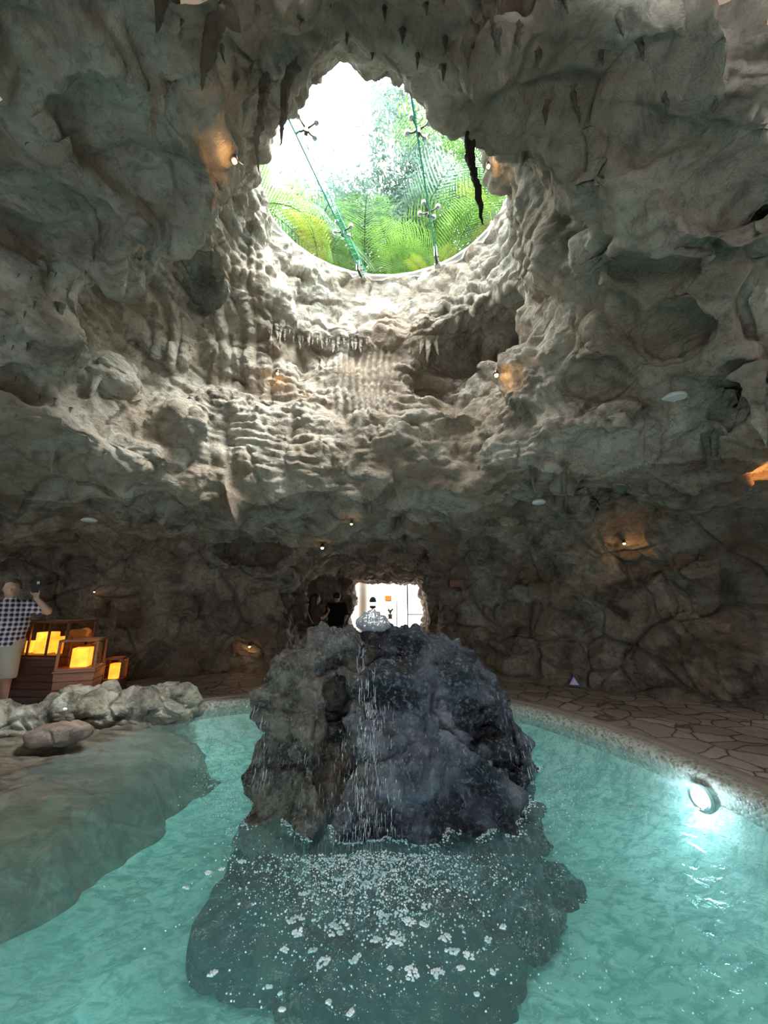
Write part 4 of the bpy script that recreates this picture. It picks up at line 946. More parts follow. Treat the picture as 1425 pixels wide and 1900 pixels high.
lp_ = surf(1400, 880, 9); 
b = empty('spot_lamp', 'orange lamp lighting the hollow at the right edge under the heavy stalactite', 'lamp', (lp_[0] + 0.25, lp_[1] + 0.1, lp_[2] - 0.25))
m = MB(); m.lathe([(0.0, 0.075), (0.022, 0.07), (0.032, 0.03), (0.04, 0.0), (0.0, 0.01)], n=16); m.build('lamp_shade', M['dark_metal'], b); o = point_light('spot_lamp_light', (0, 0, 0.09), 14, (1.0, 0.42, 0.10), 0.04, kind='SPOT', parent=b); o.rotation_euler = (R(180), 0, 0); o.data.spot_size = R(125); o.data.spot_blend = 0.6

# ------------------------------------------------------------------ speaker plates, signs
def disc(u, v, w_px, label):
    P_ = surf(u, v, 6); d = ray(u, v); d = d / np.linalg.norm(d); P_ = P_ - d * 0.035; dist = P_[1] * math.cos(PITCH) + (P_[2] - CAMZ) * math.sin(PITCH); r = w_px / 2 * dist / FPX
    e = empty('ceiling_speaker', label, 'speaker', tuple(P_)); m = MB(); m.lathe([(0.0, 0.0), (r * 0.92, 0.0), (r, 0.012), (r, 0.03), (r * 0.8, 0.05), (r * 0.5, 0.07)], n=32); m.build('rim', M['white_metal'], e, smooth=False)
    m = MB(); m.lathe([(0.0, -0.006), (r * 0.80, -0.004), (r * 0.82, 0.004)], n=32); m.build('grille', M['grille'], e)
M['grille'] = simple('pale speaker grille', (0.72, 0.74, 0.72), 0.5, sc_=120)
disc(1250, 741, 42, 'large white round speaker plate on the right ceiling'); disc(1000, 934, 24, 'small white round speaker plate right of the tunnel'); disc(165, 967, 26, 'white round speaker plate above the lantern alcove')
P_ = surf(845, 1083, 8); e = empty('wall_plaque', 'small reddish brown wooden plaque on the wall right of the tunnel', 'sign', (P_[0], P_[1] - 0.12, P_[2]))
M['plaque'] = simple('reddish sign wood', (0.13, 0.045, 0.035), 0.5, sc_=30)
m = MB(); m.box((0, 0, 0), (0.30, 0.10, 0.15)); m.build('board', M['plaque'], e, bevel=0.006)
m = MB()
for zz_, ww in ((0.03, 0.20), (0.0, 0.22), (-0.03, 0.16)): m.box((0, -0.052, zz_), (ww, 0.004, 0.010))
m.build('lettering', simple('faded sign letters', (0.22, 0.09, 0.07), 0.6), e)
P_ = surf(1063, 1256, 8); e = empty('warning_sign', 'small blue triangular slip warning sign at the foot of the right wall', 'sign', (P_[0] - 0.05, P_[1] - 0.14, P_[2] - 0.06), -0.45)
m = MB(); t = 0.105
def tri(s, y0, y1, m_):
    v_ = [(-s, y0, -s * 0.6), (s, y0, -s * 0.6), (0, y0, s * 1.15), (-s, y1, -s * 0.6), (s, y1, -s * 0.6), (0, y1, s * 1.15)]; m_.add(v_, [(0, 1, 2), (3, 5, 4), (0, 3, 4, 1), (1, 4, 5, 2), (2, 5, 3, 0)])
tri(t, -0.008, 0.06, m); m.build('plate', simple('dark blue sign', (0.05, 0.045, 0.22), 0.4), e)
m = MB(); tri(t * 0.72, -0.011, -0.007, m); pl_ = m.build('triangle_field', simple('pale sign field', (0.50, 0.52, 0.75), 0.4), e)
m = MB(); m.tube([(-0.03, -0.014, -0.035), (0.0, -0.014, -0.01), (0.012, -0.014, 0.03)], 0.008, 6); m.tube([(0.0, -0.014, -0.01), (0.035, -0.014, -0.03)], 0.007, 6); m.lathe([(0.0, -0.01), (0.01, 0), (0, 0.01)], (0.014, -0.014, 0.045), 8)
m.build('slipping_figure', simple('white sign figure', (0.85, 0.85, 0.9), 0.4), e)
# ------------------------------------------------------------------ bank boulders on the left
def stone_disp(a=1.0):
    return lambda V, N: a * (0.12 * (np.abs(vn(warp(V, .3, .08, 60), 0.25, 5)) - .3) + 0.05 * (np.abs(vn(V, 0.11, 6)) - .3) + 0.014 * (np.abs(vn(V, 0.05, 7)) - .3) + 0.006 * (np.abs(vn(V, 0.024, 8)) - .3) + 0.05 * (1 - sst(0, .1, np.abs(vn(warp(V, .2, .08, 9), .4, 9)))) * -1)
n = NT('mossy bank rock'); p = n.pos(); f = n.noise(p, 3.0, 6, .68, .6)
c = n.ramp(f, [(0.36, (0.05, 0.045, 0.04)), (0.47, (0.22, 0.20, 0.17)), (0.62, (0.52, 0.49, 0.42))])
c = n.mix(n.ramp(n.noise(p, 2.2, 4), [(0.48, (0, 0, 0)), (0.62, (0.7, 0.7, 0.7))]), c, (0.33, 0.31, 0.23))
M['mossy'] = n.pbr(c, 0.6, n.bump(n.noise(p, 13, 6, .72, .5), 1.0, .05), spec=.3)
o = sculpt('bank_rock', [((-3.50, 5.62, 0.02), (0.98, 0.30, 0.30), 0.42, 2.4), ((-3.95, 5.45, 0.08), (0.50, 0.34, 0.32), 0.4), ((-3.1, 5.85, 0.08), (0.42, 0.28, 0.30), 0.3), ((-2.85, 5.88, -0.02), (0.22, 0.22, 0.25))],
           M['mossy'], 0.03, stone_disp(), nz=(0.05, 0.3), sub=2); tag(o, 'long low mossy grey rock along the pool bank in front of the lanterns', 'rock')
o = sculpt('bank_rock', [((-4.75, 4.95, 0.0), (0.60, 0.42, 0.34), 0.3, 2.3), ((-5.2, 4.7, 0.0), (0.5, 0.4, 0.33), 0.2), ((-4.35, 5.1, -0.02), (0.35, 0.3, 0.25))], M['mossy'], 0.03, stone_disp(), nz=(0.05, 0.3), sub=2)
tag(o, 'mossy rock at the left edge in front of the man in the plaid shirt', 'rock')
n = NT('smooth brown stone'); p = n.pos(); M['brownstone'] = n.pbr(n.ramp(n.noise(n.mapping(p, (1, 1, 2.5)), 4, 6, .66, 1.0), [(0.3, (0.07, 0.05, 0.04)), (0.55, (0.24, 0.18, 0.145)), (0.75, (0.42, 0.34, 0.28))]), 0.4, n.bump(n.noise(p, 16, 6, .7, .6), .8, .03))
sp_ = PZ(90, 1372, 0.07)
o = sculpt('flat_stone', [((sp_[0], sp_[1] + 0.12, 0.09), (0.34, 0.17, 0.115), 0.35, 2.5)], M['brownstone'], 0.02, stone_disp(0.45), nz=(0.02, 0.2)); tag(o, 'loose smooth brown oval stone resting on the wet slab', 'stone')
P_ = PY(120, 1316, sp_[1] + 0.3); o = sculpt('white_pebble', [((P_[0], P_[1], P_[2]), (0.028, 0.022, 0.02))], simple('white pebble', (0.85, 0.85, 0.82), .5), 0.008, lambda V, N: 0.002 * vn(V, .02, 3), pad=.03, nz=(.002, .03)); tag(o, 'tiny white pebble lying behind the brown oval stone', 'pebble')

# ------------------------------------------------------------------ lanterns and timber plinths in the alcove
def wood_mat(name, a, b_):
    n = NT(name); p = n.coord(); q = n.mapping(p, (1.2, 1.2, 14)); return n.pbr(n.ramp(n.noise(q, 3, 5, .65, .8), [(0.3, a), (0.7, b_)]), 0.5, n.bump(n.noise(q, 6, 5), .5, .01))
M['wood'] = wood_mat('dark plinth wood', (0.06, 0.025, 0.018), (0.14, 0.06, 0.04)); M['wood_l'] = wood_mat('redder plank wood', (0.16, 0.06, 0.035), (0.30, 0.12, 0.065))
n = NT('glowing candle block'); p = n.coord(); gz_ = n.noise(p, 6, 3)
M['glow'] = n.pbr((0.9, 0.5, 0.15), 0.6, emis=n.ramp(gz_, [(0.35, (1.0, 0.30, 0.02)), (0.65, (1.0, 0.55, 0.08))]), est=2.2); M['lantern_glass'] = glass('lantern glass', (0.95, 0.85, 0.75), 0.7)
def planked(m, w, d, h, rows):
    for k in range(rows):
        hh = h / rows; m.box((0, 0, hh * (k + .5)), (w - (0.012 if k % 2 else 0), d - (0.012 if k % 2 else 0), hh * 0.93))
    m.box((0, 0, h / 2), (w * 0.94, d * 0.94, h * 0.98))
def plinth(loc, w, d, h, rz, label, mat, rows=6):
    e = empty('plank_plinth', label, 'plinth', loc, rz); m = MB(); planked(m, w, d, h, rows); m.build('plank_body', mat, e, bevel=0.005)
    m = MB(); m.box((0, 0, h + 0.012), (w + 0.03, d + 0.03, 0.024)); m.build('top_board', mat, e, bevel=0.004); return h + 0.024
def lantern(loc, w, d, h, rz, label, mat, cw, ch, e_=3.0, cx=0.0, bars=1, fr_=0.028):
    e = empty('lantern', label, 'lantern', loc, rz); t = fr_
    m = MB(); m.box((0, 0, t / 2), (w, d, t)); m.build('base', mat, e, bevel=.003)
    for sx_ in (-1, 1):
        for sy_ in (-1, 1): m = MB(); m.box((sx_ * (w - t) / 2, sy_ * (d - t) / 2, h / 2), (t, t, h - 2 * t)); m.build('post', mat, e, bevel=.003)
    m = MB()
    for sy_ in (-1, 1): m.box((0, sy_ * (d - t) / 2, h - t / 2), (w, t, t))
    for sx_ in (-1, 1): m.box((sx_ * (w - t) / 2, 0, h - t / 2), (t, d, t))
    m.build('top_frame', mat, e, bevel=.003)
    for k in range(1, bars): m = MB(); m.box((-w / 2 + w * k / bars, -(d - t) / 2, h / 2), (t * .8, t * .8, h - 2 * t)); m.build('mullion', mat, e)
    for sy_ in (-1, 1): m = MB(); m.box((0, sy_ * (d / 2 - t * .5), h / 2), (w - 2 * t, 0.004, h - 2 * t)); m.build('glass_pane', M['lantern_glass'], e)
    for sx_ in (-1, 1): m = MB(); m.box((sx_ * (w / 2 - t * .5), 0, h / 2), (0.004, d - 2 * t, h - 2 * t)); m.build('glass_pane', M['lantern_glass'], e)
    m = MB(); m.box((cx, 0, t + ch / 2), (cw, min(cw, d * .5), ch)); m.build('candle', M['glow'], e, bevel=.01)
    point_light('lantern_light', (cx, -d * .5 + t + 0.03, t + ch * .8), e_, (1.0, 0.42, 0.10), 0.08, parent=e)
x0 = PY(92, 1215, 6.10); h1 = plinth((x0[0] + 0.02, 6.10, 0), 0.98, 0.60, x0[2] - 0.024, -0.10, 'wide dark plank plinth in the alcove beside the man', M['wood'], 7)
lantern((x0[0] + 0.02, 6.10, h1), 0.90, 0.50, 0.50, -0.10, 'large glass lantern box with several candles on the wide dark plinth', M['wood'], 0.20, 0.30, 1.5, -0.10, 3)
x1 = PY(149, 1240, 5.75); h2 = plinth((x1[0], 5.75, 0), 0.46, 0.42, x1[2] - 0.024, 0.35, 'narrow reddish plank plinth in front of the wide dark one', M['wood_l'], 5)
lantern((x1[0], 5.75, h2), 0.46, 0.42, 0.40, 0.35, 'square wooden lantern with one candle on the narrow plinth', M['wood_l'], 0.20, 0.25, 1.2)
x2 = PY(211, 1262, 6.4); plinth((x2[0], 6.4, 0), 0.30, 0.28, max(0.05, x2[2] - 0.024), 0.25, 'low stump of planks under the smallest lantern', M['wood'], 2)
lantern((x2[0], 6.4, x2[2]), 0.27, 0.25, 0.34, 0.25, 'smallest lantern, glowing beside the foot of the rock wall', M['wood_l'], 0.13, 0.22, 1.0)
m = MB(); m.box((0, 0, .12), (.09, .09, .24)); e = empty('candle', 'tall thin candle at the right end inside the large lantern box', 'candle', (x0[0] + 0.20, 6.05, h1 + .03), 0); m.build('candle_block', M['glow'], e, bevel=.008)
m = MB(); m.box((0, 0, .085), (.10, .09, .17)); e = empty('candle', 'small candle at the left end inside the large lantern box', 'candle', (x0[0] - 0.34, 6.14, h1 + .03), 0); m.build('candle_block', M['glow'], e, bevel=.008)

# ------------------------------------------------------------------ beyond the tunnel
n = NT('pale sunlit plaza'); p = n.pos(); plz = n.pbr(n.mix(n.noise(p, 2, 4), (0.62, 0.60, 0.56), (0.75, 0.73, 0.70)), .7)
m = MB(); m.box((0, 44, -0.06), (60, 60, 0.1)); o = m.build('floor_plaza', plz); o['kind'] = 'structure'
M['cream'] = simple('cream plaster', (0.80, 0.75, 0.64), .7); M['column'] = simple('darkened cream column', (0.20, 0.17, 0.13), .7); M['door_black'] = simple('black door frame', (0.01, 0.01, 0.01), .6)  # column cream is darkened to show against the overexposed exit
cx_ = PY(673, 1110, 14.9); e = empty('column', 'cream round column at the left of the bright tunnel exit', 'column', (cx_[0], 14.9, 0)); m = MB(); m.lathe([(0.0, 0), (0.26, 0), (0.26, 0.12), (0.20, 0.16), (0.19, 3.4), (0.24, 3.5), (0.0, 3.5)], n=28); m.build('shaft', M['column'], e, smooth=False)
def fp(u, y=15.6): return PY(u, 1110, y)[0]
e = empty('glass_door', 'thin dark framed glass door screen in the bright tunnel exit', 'door', (fp(756), 15.6, 0)); 
m = MB(); m.box((0, 0, 1.5), (0.06, 0.05, 3.0)); m.build('post', M['door_black'], e); m = MB(); m.box((0.35, 0, PY(760, 1140, 15.6)[2]), (0.66, 0.04, 0.05)); m.build('rail', M['door_black'], e)
m = MB(); m.box((fp(718) - fp(756), 0, 2.6), (0.04, 0.03, 1.2)); m.build('hanging_rod', M['door_black'], e)
gx_ = PY(692, 1110, 13.6); hz = PY(692, 1124, 13.6)[2]; e = empty('post_light', 'domed dark post light showing just above the boulder in the tunnel exit', 'lamp', (gx_[0], 13.6, 0))
m = MB(); m.lathe([(0, 0), (0.10, 0), (0.10, 0.04), (0.045, 0.06), (0.045, hz - 0.10), (0.11, hz - 0.08), (0.12, hz)], n=20); m.build('post', M['dark_metal'], e)
m = MB(); m.lathe([(0.10, hz), (0.10, hz + 0.13)], n=20); m.build('globe', simple('lit lamp glass', (.9, .88, .8), .3, emis=(1, .9, .75), est=1.5), e, smooth=True)
m = MB(); m.lathe([(0.13, hz + 0.12), (0.135, hz + 0.15), (0.11, hz + 0.24), (0.05, hz + 0.30), (0.0, hz + 0.31)], n=20); m.build('cap', simple('dark green lamp cap', (0.06, 0.09, 0.06), .5), e, smooth=True)
rx = fp(721, 15.0); rz_ = PY(721, 1115, 15.0)[2]; e = empty('open_shelf', 'slim dark metal shelf rack in the bright tunnel exit', 'shelf', (rx, 15.0, 0)); W_ = 0.42
for sx_ in (-1, 1):
    for sy_ in (-1, 1): m = MB(); m.box((sx_ * W_ / 2 + .1, sy_ * .15, rz_ / 2), (.028, .028, rz_)); m.build('leg', M['door_black'], e)
for z_ in (0.3, 0.85, PY(721, 1125, 15.0)[2], rz_ - 0.01): m = MB(); m.box((.1, 0, z_), (W_, .32, .025)); m.build('shelf_board', M['door_black'], e)
m = MB(); m.box((0, 0, .10), (.26, .22, .20)); tag(m.build('orange_box', simple('orange lacquer box', (.75, .28, .04), .4), None, loc=(rx - .02, 15.0, rz_ + .002), bevel=.008), 'orange box standing on top of the slim shelf rack', 'box')
e = empty('potted_plant', 'dark potted plant on the slim shelf rack', 'plant', (rx + .06, 15.0, .86)); m = MB(); m.lathe([(0, 0), (.08, 0), (.11, .16), (.0, .15)], n=16); m.build('pot', M['dark_metal'], e, smooth=False)
m = MB(); rs = random.Random(4)
for k in range(26): a = rs.uniform(0, 6.3); r_ = rs.uniform(.08, .2); m.tube([(0, 0, .14), (math.cos(a) * r_ * .5, math.sin(a) * r_ * .5, .3), (math.cos(a) * r_, math.sin(a) * r_, rs.uniform(.25, .42))], [.01, .02, .003], 4)
m.build('foliage', simple('dark foliage', (.03, .06, .03), .6), e)
# cream wall strip of the building outside
m = MB(); m.box((-2.6, 17.5, 2.2), (3.0, 0.3, 4.4)); o = m.build('wall_plaza', M['cream']); o['kind'] = 'structure'

# ------------------------------------------------------------------ people
def figure(name, cones, ells, h, k=0.025, org=None, cut=None):
    """one continuous skin grown from tapered bones; cones=(p0,p1,r0,r1), ells=(c,(rx,ry,rz),rotz)"""
    pts = np.array([c[i] for c in cones for i in (0, 1)] + [e_[0] for e_ in ells]); rm = 0.22
    lo = pts.min(0) - rm; hi = pts.max(0) + rm; ax = [np.arange(lo[i], hi[i], h, dtype=np.float32) for i in range(3)]; n_ = [len(a) for a in ax]; D = np.full(n_, 9.0, np.float32)
    def block(c0, c1, r):
        s = [];
        for i in range(3):
            a = max(0, int((min(c0[i], c1[i]) - r - 0.06 - lo[i]) / h)); b = min(n_[i], int((max(c0[i], c1[i]) + r + 0.06 - lo[i]) / h) + 2); s.append(slice(a, b))
        G = np.meshgrid(*[ax[i][s[i]] for i in range(3)], indexing='ij'); return tuple(s), G
    for c in cones:
        p0, p1 = np.array(c[0], float), np.array(c[1], float); r0, r1 = c[2], c[3]; kk = c[4] if len(c) > 4 else k; sq = c[5] if len(c) > 5 else (1, 1, 1)
        s, (X, Y, Z) = block(p0, p1, max(r0, r1) / min(sq) + kk); d = (p1 - p0) * np.array(sq); L2 = d @ d + 1e-9
        ax_, ay_, az_ = (X - p0[0]) * sq[0], (Y - p0[1]) * sq[1], (Z - p0[2]) * sq[2]; t = np.clip((ax_ * d[0] + ay_ * d[1] + az_ * d[2]) / L2, 0, 1)
        e_ = np.sqrt((ax_ - d[0] * t) ** 2 + (ay_ - d[1] * t) ** 2 + (az_ - d[2] * t) ** 2) - (r0 + (r1 - r0) * t); D[s] = smin(D[s], e_, kk)
    for c in ells:
        cc = np.array(c[0], float); r = c[1]; s, (X, Y, Z) = block(cc, cc, max(r) + .03); e_ = (np.sqrt(((X - cc[0]) / r[0]) ** 2 + ((Y - cc[1]) / r[1]) ** 2 + ((Z - cc[2]) / r[2]) ** 2) - 1) * min(r); D[s] = smin(D[s], e_, c[2] if len(c) > 2 else 0.015)
    if cut is not None:
        X, Y, Z = np.meshgrid(*ax, indexing='ij'); D = np.maximum(D, cut(X, Y, Z))
    V, F = surface_nets(D, lo, h); V = relax(V, F, 2, .4); return V, F
M['skin'] = simple('skin', (0.50, 0.30, 0.22), .5, var=.06); M['hair'] = simple('greying hair', (0.12, 0.085, 0.06), .7, sc_=60); M['hair_d'] = simple('black hair', (0.015, 0.012, 0.01), .6, sc_=60)
def limbs(J, male=1.0, arms=True):
    """J joint dict, local frame: person faces -Y"""
    s = male; c = []
    for S in 'LR':
        c += [(J['sh' + S], J['el' + S], .055 * s, .043 * s), (J['el' + S], J['wr' + S], .043 * s, .028 * s)]
        c += [(J['hip' + S], J['kn' + S], .088 * s, .056 * s), (J['kn' + S], J['an' + S], .056 * s, .036 * s)]
        a = np.array(J['an' + S]); c += [(a + [0, .03, -.03], a + [0, -.16, -.06], .036, .030)]
    return c
def torso(J, w=1.0, belly=0.0):
    p = np.array(J['pelvis']); n_ = np.array(J['neck']); ch = p + (n_ - p) * .68
    return [(p + [-.07 * w, 0, 0], p + [.07 * w, 0, 0], .115 * w, .115 * w, .05, (1, 1.05, 1)), (p, p + (n_ - p) * .4 + [0, -.02 - belly * .4, 0], .13 * w, .125 * w + belly, .06, (.85, 1.1, 1)),
            (p + (n_ - p) * .4, ch, .13 * w + belly * .6, .14 * w, .06, (.8, 1.15, 1)), (ch + [-.10 * w, 0, .04], ch + [.10 * w, 0, .04], .10 * w, .10 * w, .06), (J['shL'], J['shR'], .058, .058, .04), (n_ + [0, .01, -.05], n_ + [0, 0, .09], .062, .056, .03)]
def head(J, f=(0, -1)):
    n_ = np.array(J['head']); fx, fy = f; F_ = np.array([fx, fy, 0.]); S_ = np.array([-fy, fx, 0.])
    e = [(n_ + [0, 0, .03], (.078, .092, .10)), (n_ + F_ * .02 - [0, 0, .05], (.060, .066, .075), .03)]
    c = [(n_ + F_ * .088 + [0, 0, .01], n_ + F_ * .108 - [0, 0, .028], .008, .015, .012), (n_ + F_ * .078 - S_ * .022 - [0, 0, .066], n_ + F_ * .078 + S_ * .022 - [0, 0, .066], .009, .009, .008),
         (n_ + F_ * .080 - S_ * .04 + [0, 0, .035], n_ + F_ * .080 + S_ * .04 + [0, 0, .035], .010, .010, .012)]
    for s in (-1, 1): e.append((n_ + S_ * .080 * s - [0, 0, .005], (.012, .02, .033), .008)); e.append((n_ + F_ * .083 + S_ * .030 * s + [0, 0, .012], (.013, .012, .009), .004))
    return c, e
def hand(w_, d, up, curl=.5, thumb=1, sc_=1.0):
    """five separate bent fingers; d = direction of the fingers, up = palm side normal"""
    w_ = np.array(w_, float); d = np.array(d, float); d /= np.linalg.norm(d); up = np.array(up, float); up -= d * (up @ d); up /= np.linalg.norm(up); s = np.cross(d, up); c = []
    pc = w_ + d * .045 * sc_
    for k, (of, L) in enumerate([(-.030, .070), (-.010, .080), (.010, .076), (.030, .060)]):
        b = w_ + d * .085 * sc_ + s * of * sc_; c.append((w_ + d * .015 + s * of * .6 * sc_, b, .014, .0115, .010))
        q1 = b + (d * math.cos(curl) + up * math.sin(curl)) * L * .5 * sc_; q2 = q1 + (d * math.cos(curl * 2.2) + up * math.sin(curl * 2.2)) * L * .5 * sc_
        c += [(b, q1, .0100, .0090, .003), (q1, q2, .0090, .0075, .003)]
    b = w_ + d * .03 - s * .028 * thumb; q = b + (-s * thumb * .6 + d * .7 + up * .4) * .045; c += [(b, q, .014, .011, .006), (q, q + (d * .8 + up * .5 - s * thumb * .1) * .032, .011, .008, .003)]
    return c
def mk(name, VF, mat, parent): return link(name, mesh_np(name, *VF), mat, parent)
def cloth_disp(VF, a=.006, s=.09):
    V, F = VF; N = vnormals(V, F); return V + N * (a * vn(warp(V, .15, .05, 3), (s, s, s * 2.2), 5))[:, None], F

# --- man at the left edge, plaid shirt, holding a phone up in his left hand
mx0 = PY(4, 1190, 5.45); man = empty('person', 'man in a plaid shirt and pale shorts by the lanterns raising a phone', 'person', (mx0[0], 5.45, 0), 0.45)
J = dict(pelvis=(0, 0, .98), neck=(0, 0, 1.50), head=(-.01, -.03, 1.66), shL=(.20, 0, 1.44), shR=(-.20, 0, 1.44), elL=(.45, -.10, 1.36), wrL=(.34, -.26, 1.54), elR=(-.27, .02, 1.15), wrR=(-.27, -.16, .95),
         hipL=(.10, 0, .92), hipR=(-.10, 0, .92), knL=(.13, -.03, .50), knR=(-.12, .0, .50), anL=(.14, 0, .09), anR=(-.13, .03, .09))
hc_, he_ = head(J, (.25, -.97))
cn = torso(J, 1.12, .05) + limbs(J, 1.08) + hc_ + hand(J['wrL'], (-.05, .05, 1), (-.3, -1, 0), .75, 1) + hand(J['wrR'], (0, -.5, -1), (1, -.2, 0), .5, -1)
mk('body', figure('b', cn, he_, .0105), M['skin'], man)
sh = torso(J, 1.22, .065)[:5]; sh = [tuple(list(c)) for c in sh] + [(J['shL'], np.array(J['shL']) * .35 + np.array(J['elL']) * .65, .082, .080, .03), (J['shR'], np.array(J['shR']) * .45 + np.array(J['elR']) * .55, .082, .078, .03), ((0, 0, 1.15), (0, -.01, .92), .165, .185, .05, (.85, 1.1, 1)), ((0, .01, 1.46), (0, -.01, 1.52), .082, .07, .02)]
n = NT('plaid cotton'); p = n.coord(); s_ = n.n('ShaderNodeSeparateXYZ', {0: p})
def stripe(o_, per, wd, ph=0.0): return n.math('GREATER_THAN', n.math('SINE', n.math('ADD', n.math('MULTIPLY', o_, 2 * math.pi / per), ph)), wd)
an_ = n.math('ADD', s_.outputs[0], n.math('MULTIPLY', s_.outputs[1], 0.45))
v1 = stripe(an_, .062, .15); h1_ = stripe(s_.outputs[2], .062, .15); v2 = stripe(an_, .062, .93, 3.3); h2_ = stripe(s_.outputs[2], .062, .93, 3.3)
sm = n.math('MULTIPLY', n.math('ADD', v1, h1_), .5); c = n.ramp(sm, [(0, (.50, .50, .54)), (.5, (.17, .13, .18)), (1, (.035, .02, .035))]); c = n.mix(n.math('MAXIMUM', v2, h2_), c, (.62, .62, .66))
M['plaid'] = n.pbr(c, .85, n.bump(n.noise(p, 60, 2), .2, .002), spec=.1)
cutf = lambda X, Y, Z: .90 + .012 * np.sin(X * 22) - Z
mk('shirt', cloth_disp(figure('s', sh, [], .012, cut=cutf)), M['plaid'], man)
shorts = [((-.10, 0, .93), (-.13, 0, .52), .125, .098, .03), ((.10, 0, .93), (.14, -.03, .52), .125, .098, .03), ((-.08, 0, .95), (.08, 0, .95), .150, .150, .04, (.9, 1, 1))]
mk('shorts', cloth_disp(figure('s', shorts, [], .012, cut=lambda X, Y, Z: .50 - Z), .008), simple('khaki shorts', (.42, .38, .30), .9, sc_=50), man)
mk('hair', figure('h', [], [((-.012, -.006, 1.71), (.094, .108, .094)), ((-.01, .035, 1.67), (.090, .078, .09))], .009, cut=lambda X, Y, Z: (1.655 + (Y < -.045) * .075 - Z)), M['hair'], man)
for S in 'LR':
    a = np.array(J['an' + S]); mk('shoe', figure('s', [(a + [0, .035, -.035], a + [0, -.18, -.045], .050, .043, .02)], [], .011, cut=lambda X, Y, Z: .003 - Z), simple('dark shoe', (.05, .045, .045), .6), man)
wl = np.array(J['wrL']) + [-.01, -.055, .115]; ph_ = empty('phone', 'dark phone held up in the raised hand of the man in plaid', 'phone', (0, 0, 0))
mw = Matrix.Translation(man.location) @ Matrix.Rotation(0.45, 4, 'Z'); pw = mw @ Vector(tuple(wl)); ph_.location = pw; ph_.rotation_euler = (0, 0, .45)
m = MB(); m.box((0, 0, .03), (.076, .010, .155)); m.build('case', simple('black phone case', (.012, .012, .014), .35), ph_, bevel=.003)
m = MB(); m.box((.018, -.0068, .085), (.03, .004, .035)); m.build('camera_bump', M['steel'], ph_)

# --- man seen from behind in the tunnel
p_ = PY(624, 1140, 10.6); mn = empty('person', 'man in a black shirt seen from behind in the tunnel', 'person', (p_[0], 10.6, 0), math.pi + .1)
J2 = dict(pelvis=(0, 0, .95), neck=(0, 0, 1.42), head=(0, -.02, 1.585), shL=(.20, 0, 1.38), shR=(-.20, 0, 1.38), elL=(.27, -.02, 1.10), wrL=(.22, -.20, .98), elR=(-.27, -.02, 1.10), wrR=(-.22, -.20, .98),
          hipL=(.09, 0, .90), hipR=(-.09, 0, .90), knL=(.11, -.02, .49), knR=(-.11, .02, .49), anL=(.11, 0, .09), anR=(-.12, .05, .09))
hc_, he_ = head(J2); cn = torso(J2, 1.08, .02) + limbs(J2, 1.0) + hc_ + hand(J2['wrL'], (0, -1, .0), (-1, 0, 0), .5, 1) + hand(J2['wrR'], (0, -1, .0), (1, 0, 0), .5, -1)
mk('body', figure('b', cn, he_, .0115), M['skin'], mn)
sh = torso(J2, 1.18, .03)[:5] + [(J2['shL'], np.array(J2['shL']) * .3 + np.array(J2['elL']) * .7, .078, .072, .03), (J2['shR'], np.array(J2['shR']) * .3 + np.array(J2['elR']) * .7, .078, .072, .03), ((0, 0, 1.1), (0, 0, .90), .15, .16, .05, (.85, 1.1, 1)), ((0, .01, 1.38), (0, 0, 1.45), .08, .066, .02)]
M['black'] = simple('black cotton', (.012, .012, .016), .85, spec=.1)
mk('shirt', cloth_disp(figure('s', sh, [], .014, cut=lambda X, Y, Z: .86 - Z)), M['black'], mn)
mk('trousers', cloth_disp(figure('t', [((-.09, 0, .92), (-.11, .01, .5), .12, .085, .03), ((.09, 0, .92), (.11, -.02, .5), .12, .085, .03), ((-.11, .01, .5), (-.12, .05, .12), .085, .07, .02), ((.11, -.02, .5), (.11, 0, .12), .085, .07, .02), ((-.07, 0, .93), (.07, 0, .93), .13, .13, .04)], [], .014, cut=lambda X, Y, Z: .08 - Z)), simple('dark trousers', (.03, .03, .04), .85), mn)
mk('hair', figure('h', [], [((0, .0, 1.63), (.093, .107, .092)), ((0, .035, 1.60), (.090, .078, .09))], .011, cut=lambda X, Y, Z: 1.565 - Z), M['hair_d'], mn)

# --- woman at the left of the tunnel, long hair, phone up
p_ = PY(584, 1140, 9.7); wm = empty('person', 'long-haired woman in a dark top with a shoulder strap in the tunnel', 'person', (p_[0], 9.7, 0), math.pi - .9)
J3 = dict(pelvis=(0, 0, .93), neck=(0, 0, 1.38), head=(0, -.03, 1.545), shL=(.165, 0, 1.34), shR=(-.165, 0, 1.34), elL=(.24, -.10, 1.10), wrL=(.12, -.30, 1.22), elR=(-.24, -.08, 1.10), wrR=(-.14, -.28, 1.20),
          hipL=(.085, 0, .88), hipR=(-.085, 0, .88), knL=(.10, -.02, .48), knR=(-.10, .02, .48), anL=(.10, 0, .09), anR=(-.10, .05, .09))
hc_, he_ = head(J3); cn = torso(J3, .98, .0) + limbs(J3, .92) + hc_ + hand(J3['wrL'], (-.2, -.5, 1), (0, 1, .3), .6, 1) + hand(J3['wrR'], (.2, -.5, .8), (0, 1, .3), .6, -1)
mk('body', figure('b', cn, he_, .0115), M['skin'], wm)
sh = torso(J3, 1.08, .01)[:5] + [(J3['shL'], np.array(J3['shL']) * .3 + np.array(J3['elL']) * .7, .068, .064, .03), (J3['shR'], np.array(J3['shR']) * .3 + np.array(J3['elR']) * .7, .068, .064, .03), ((0, 0, 1.1), (0, 0, .88), .13, .15, .05, (.85, 1.1, 1))]
mk('top', cloth_disp(figure('s', sh, [], .014, cut=lambda X, Y, Z: .84 - Z)), simple('dark plum top', (.07, .035, .04), .85), wm)
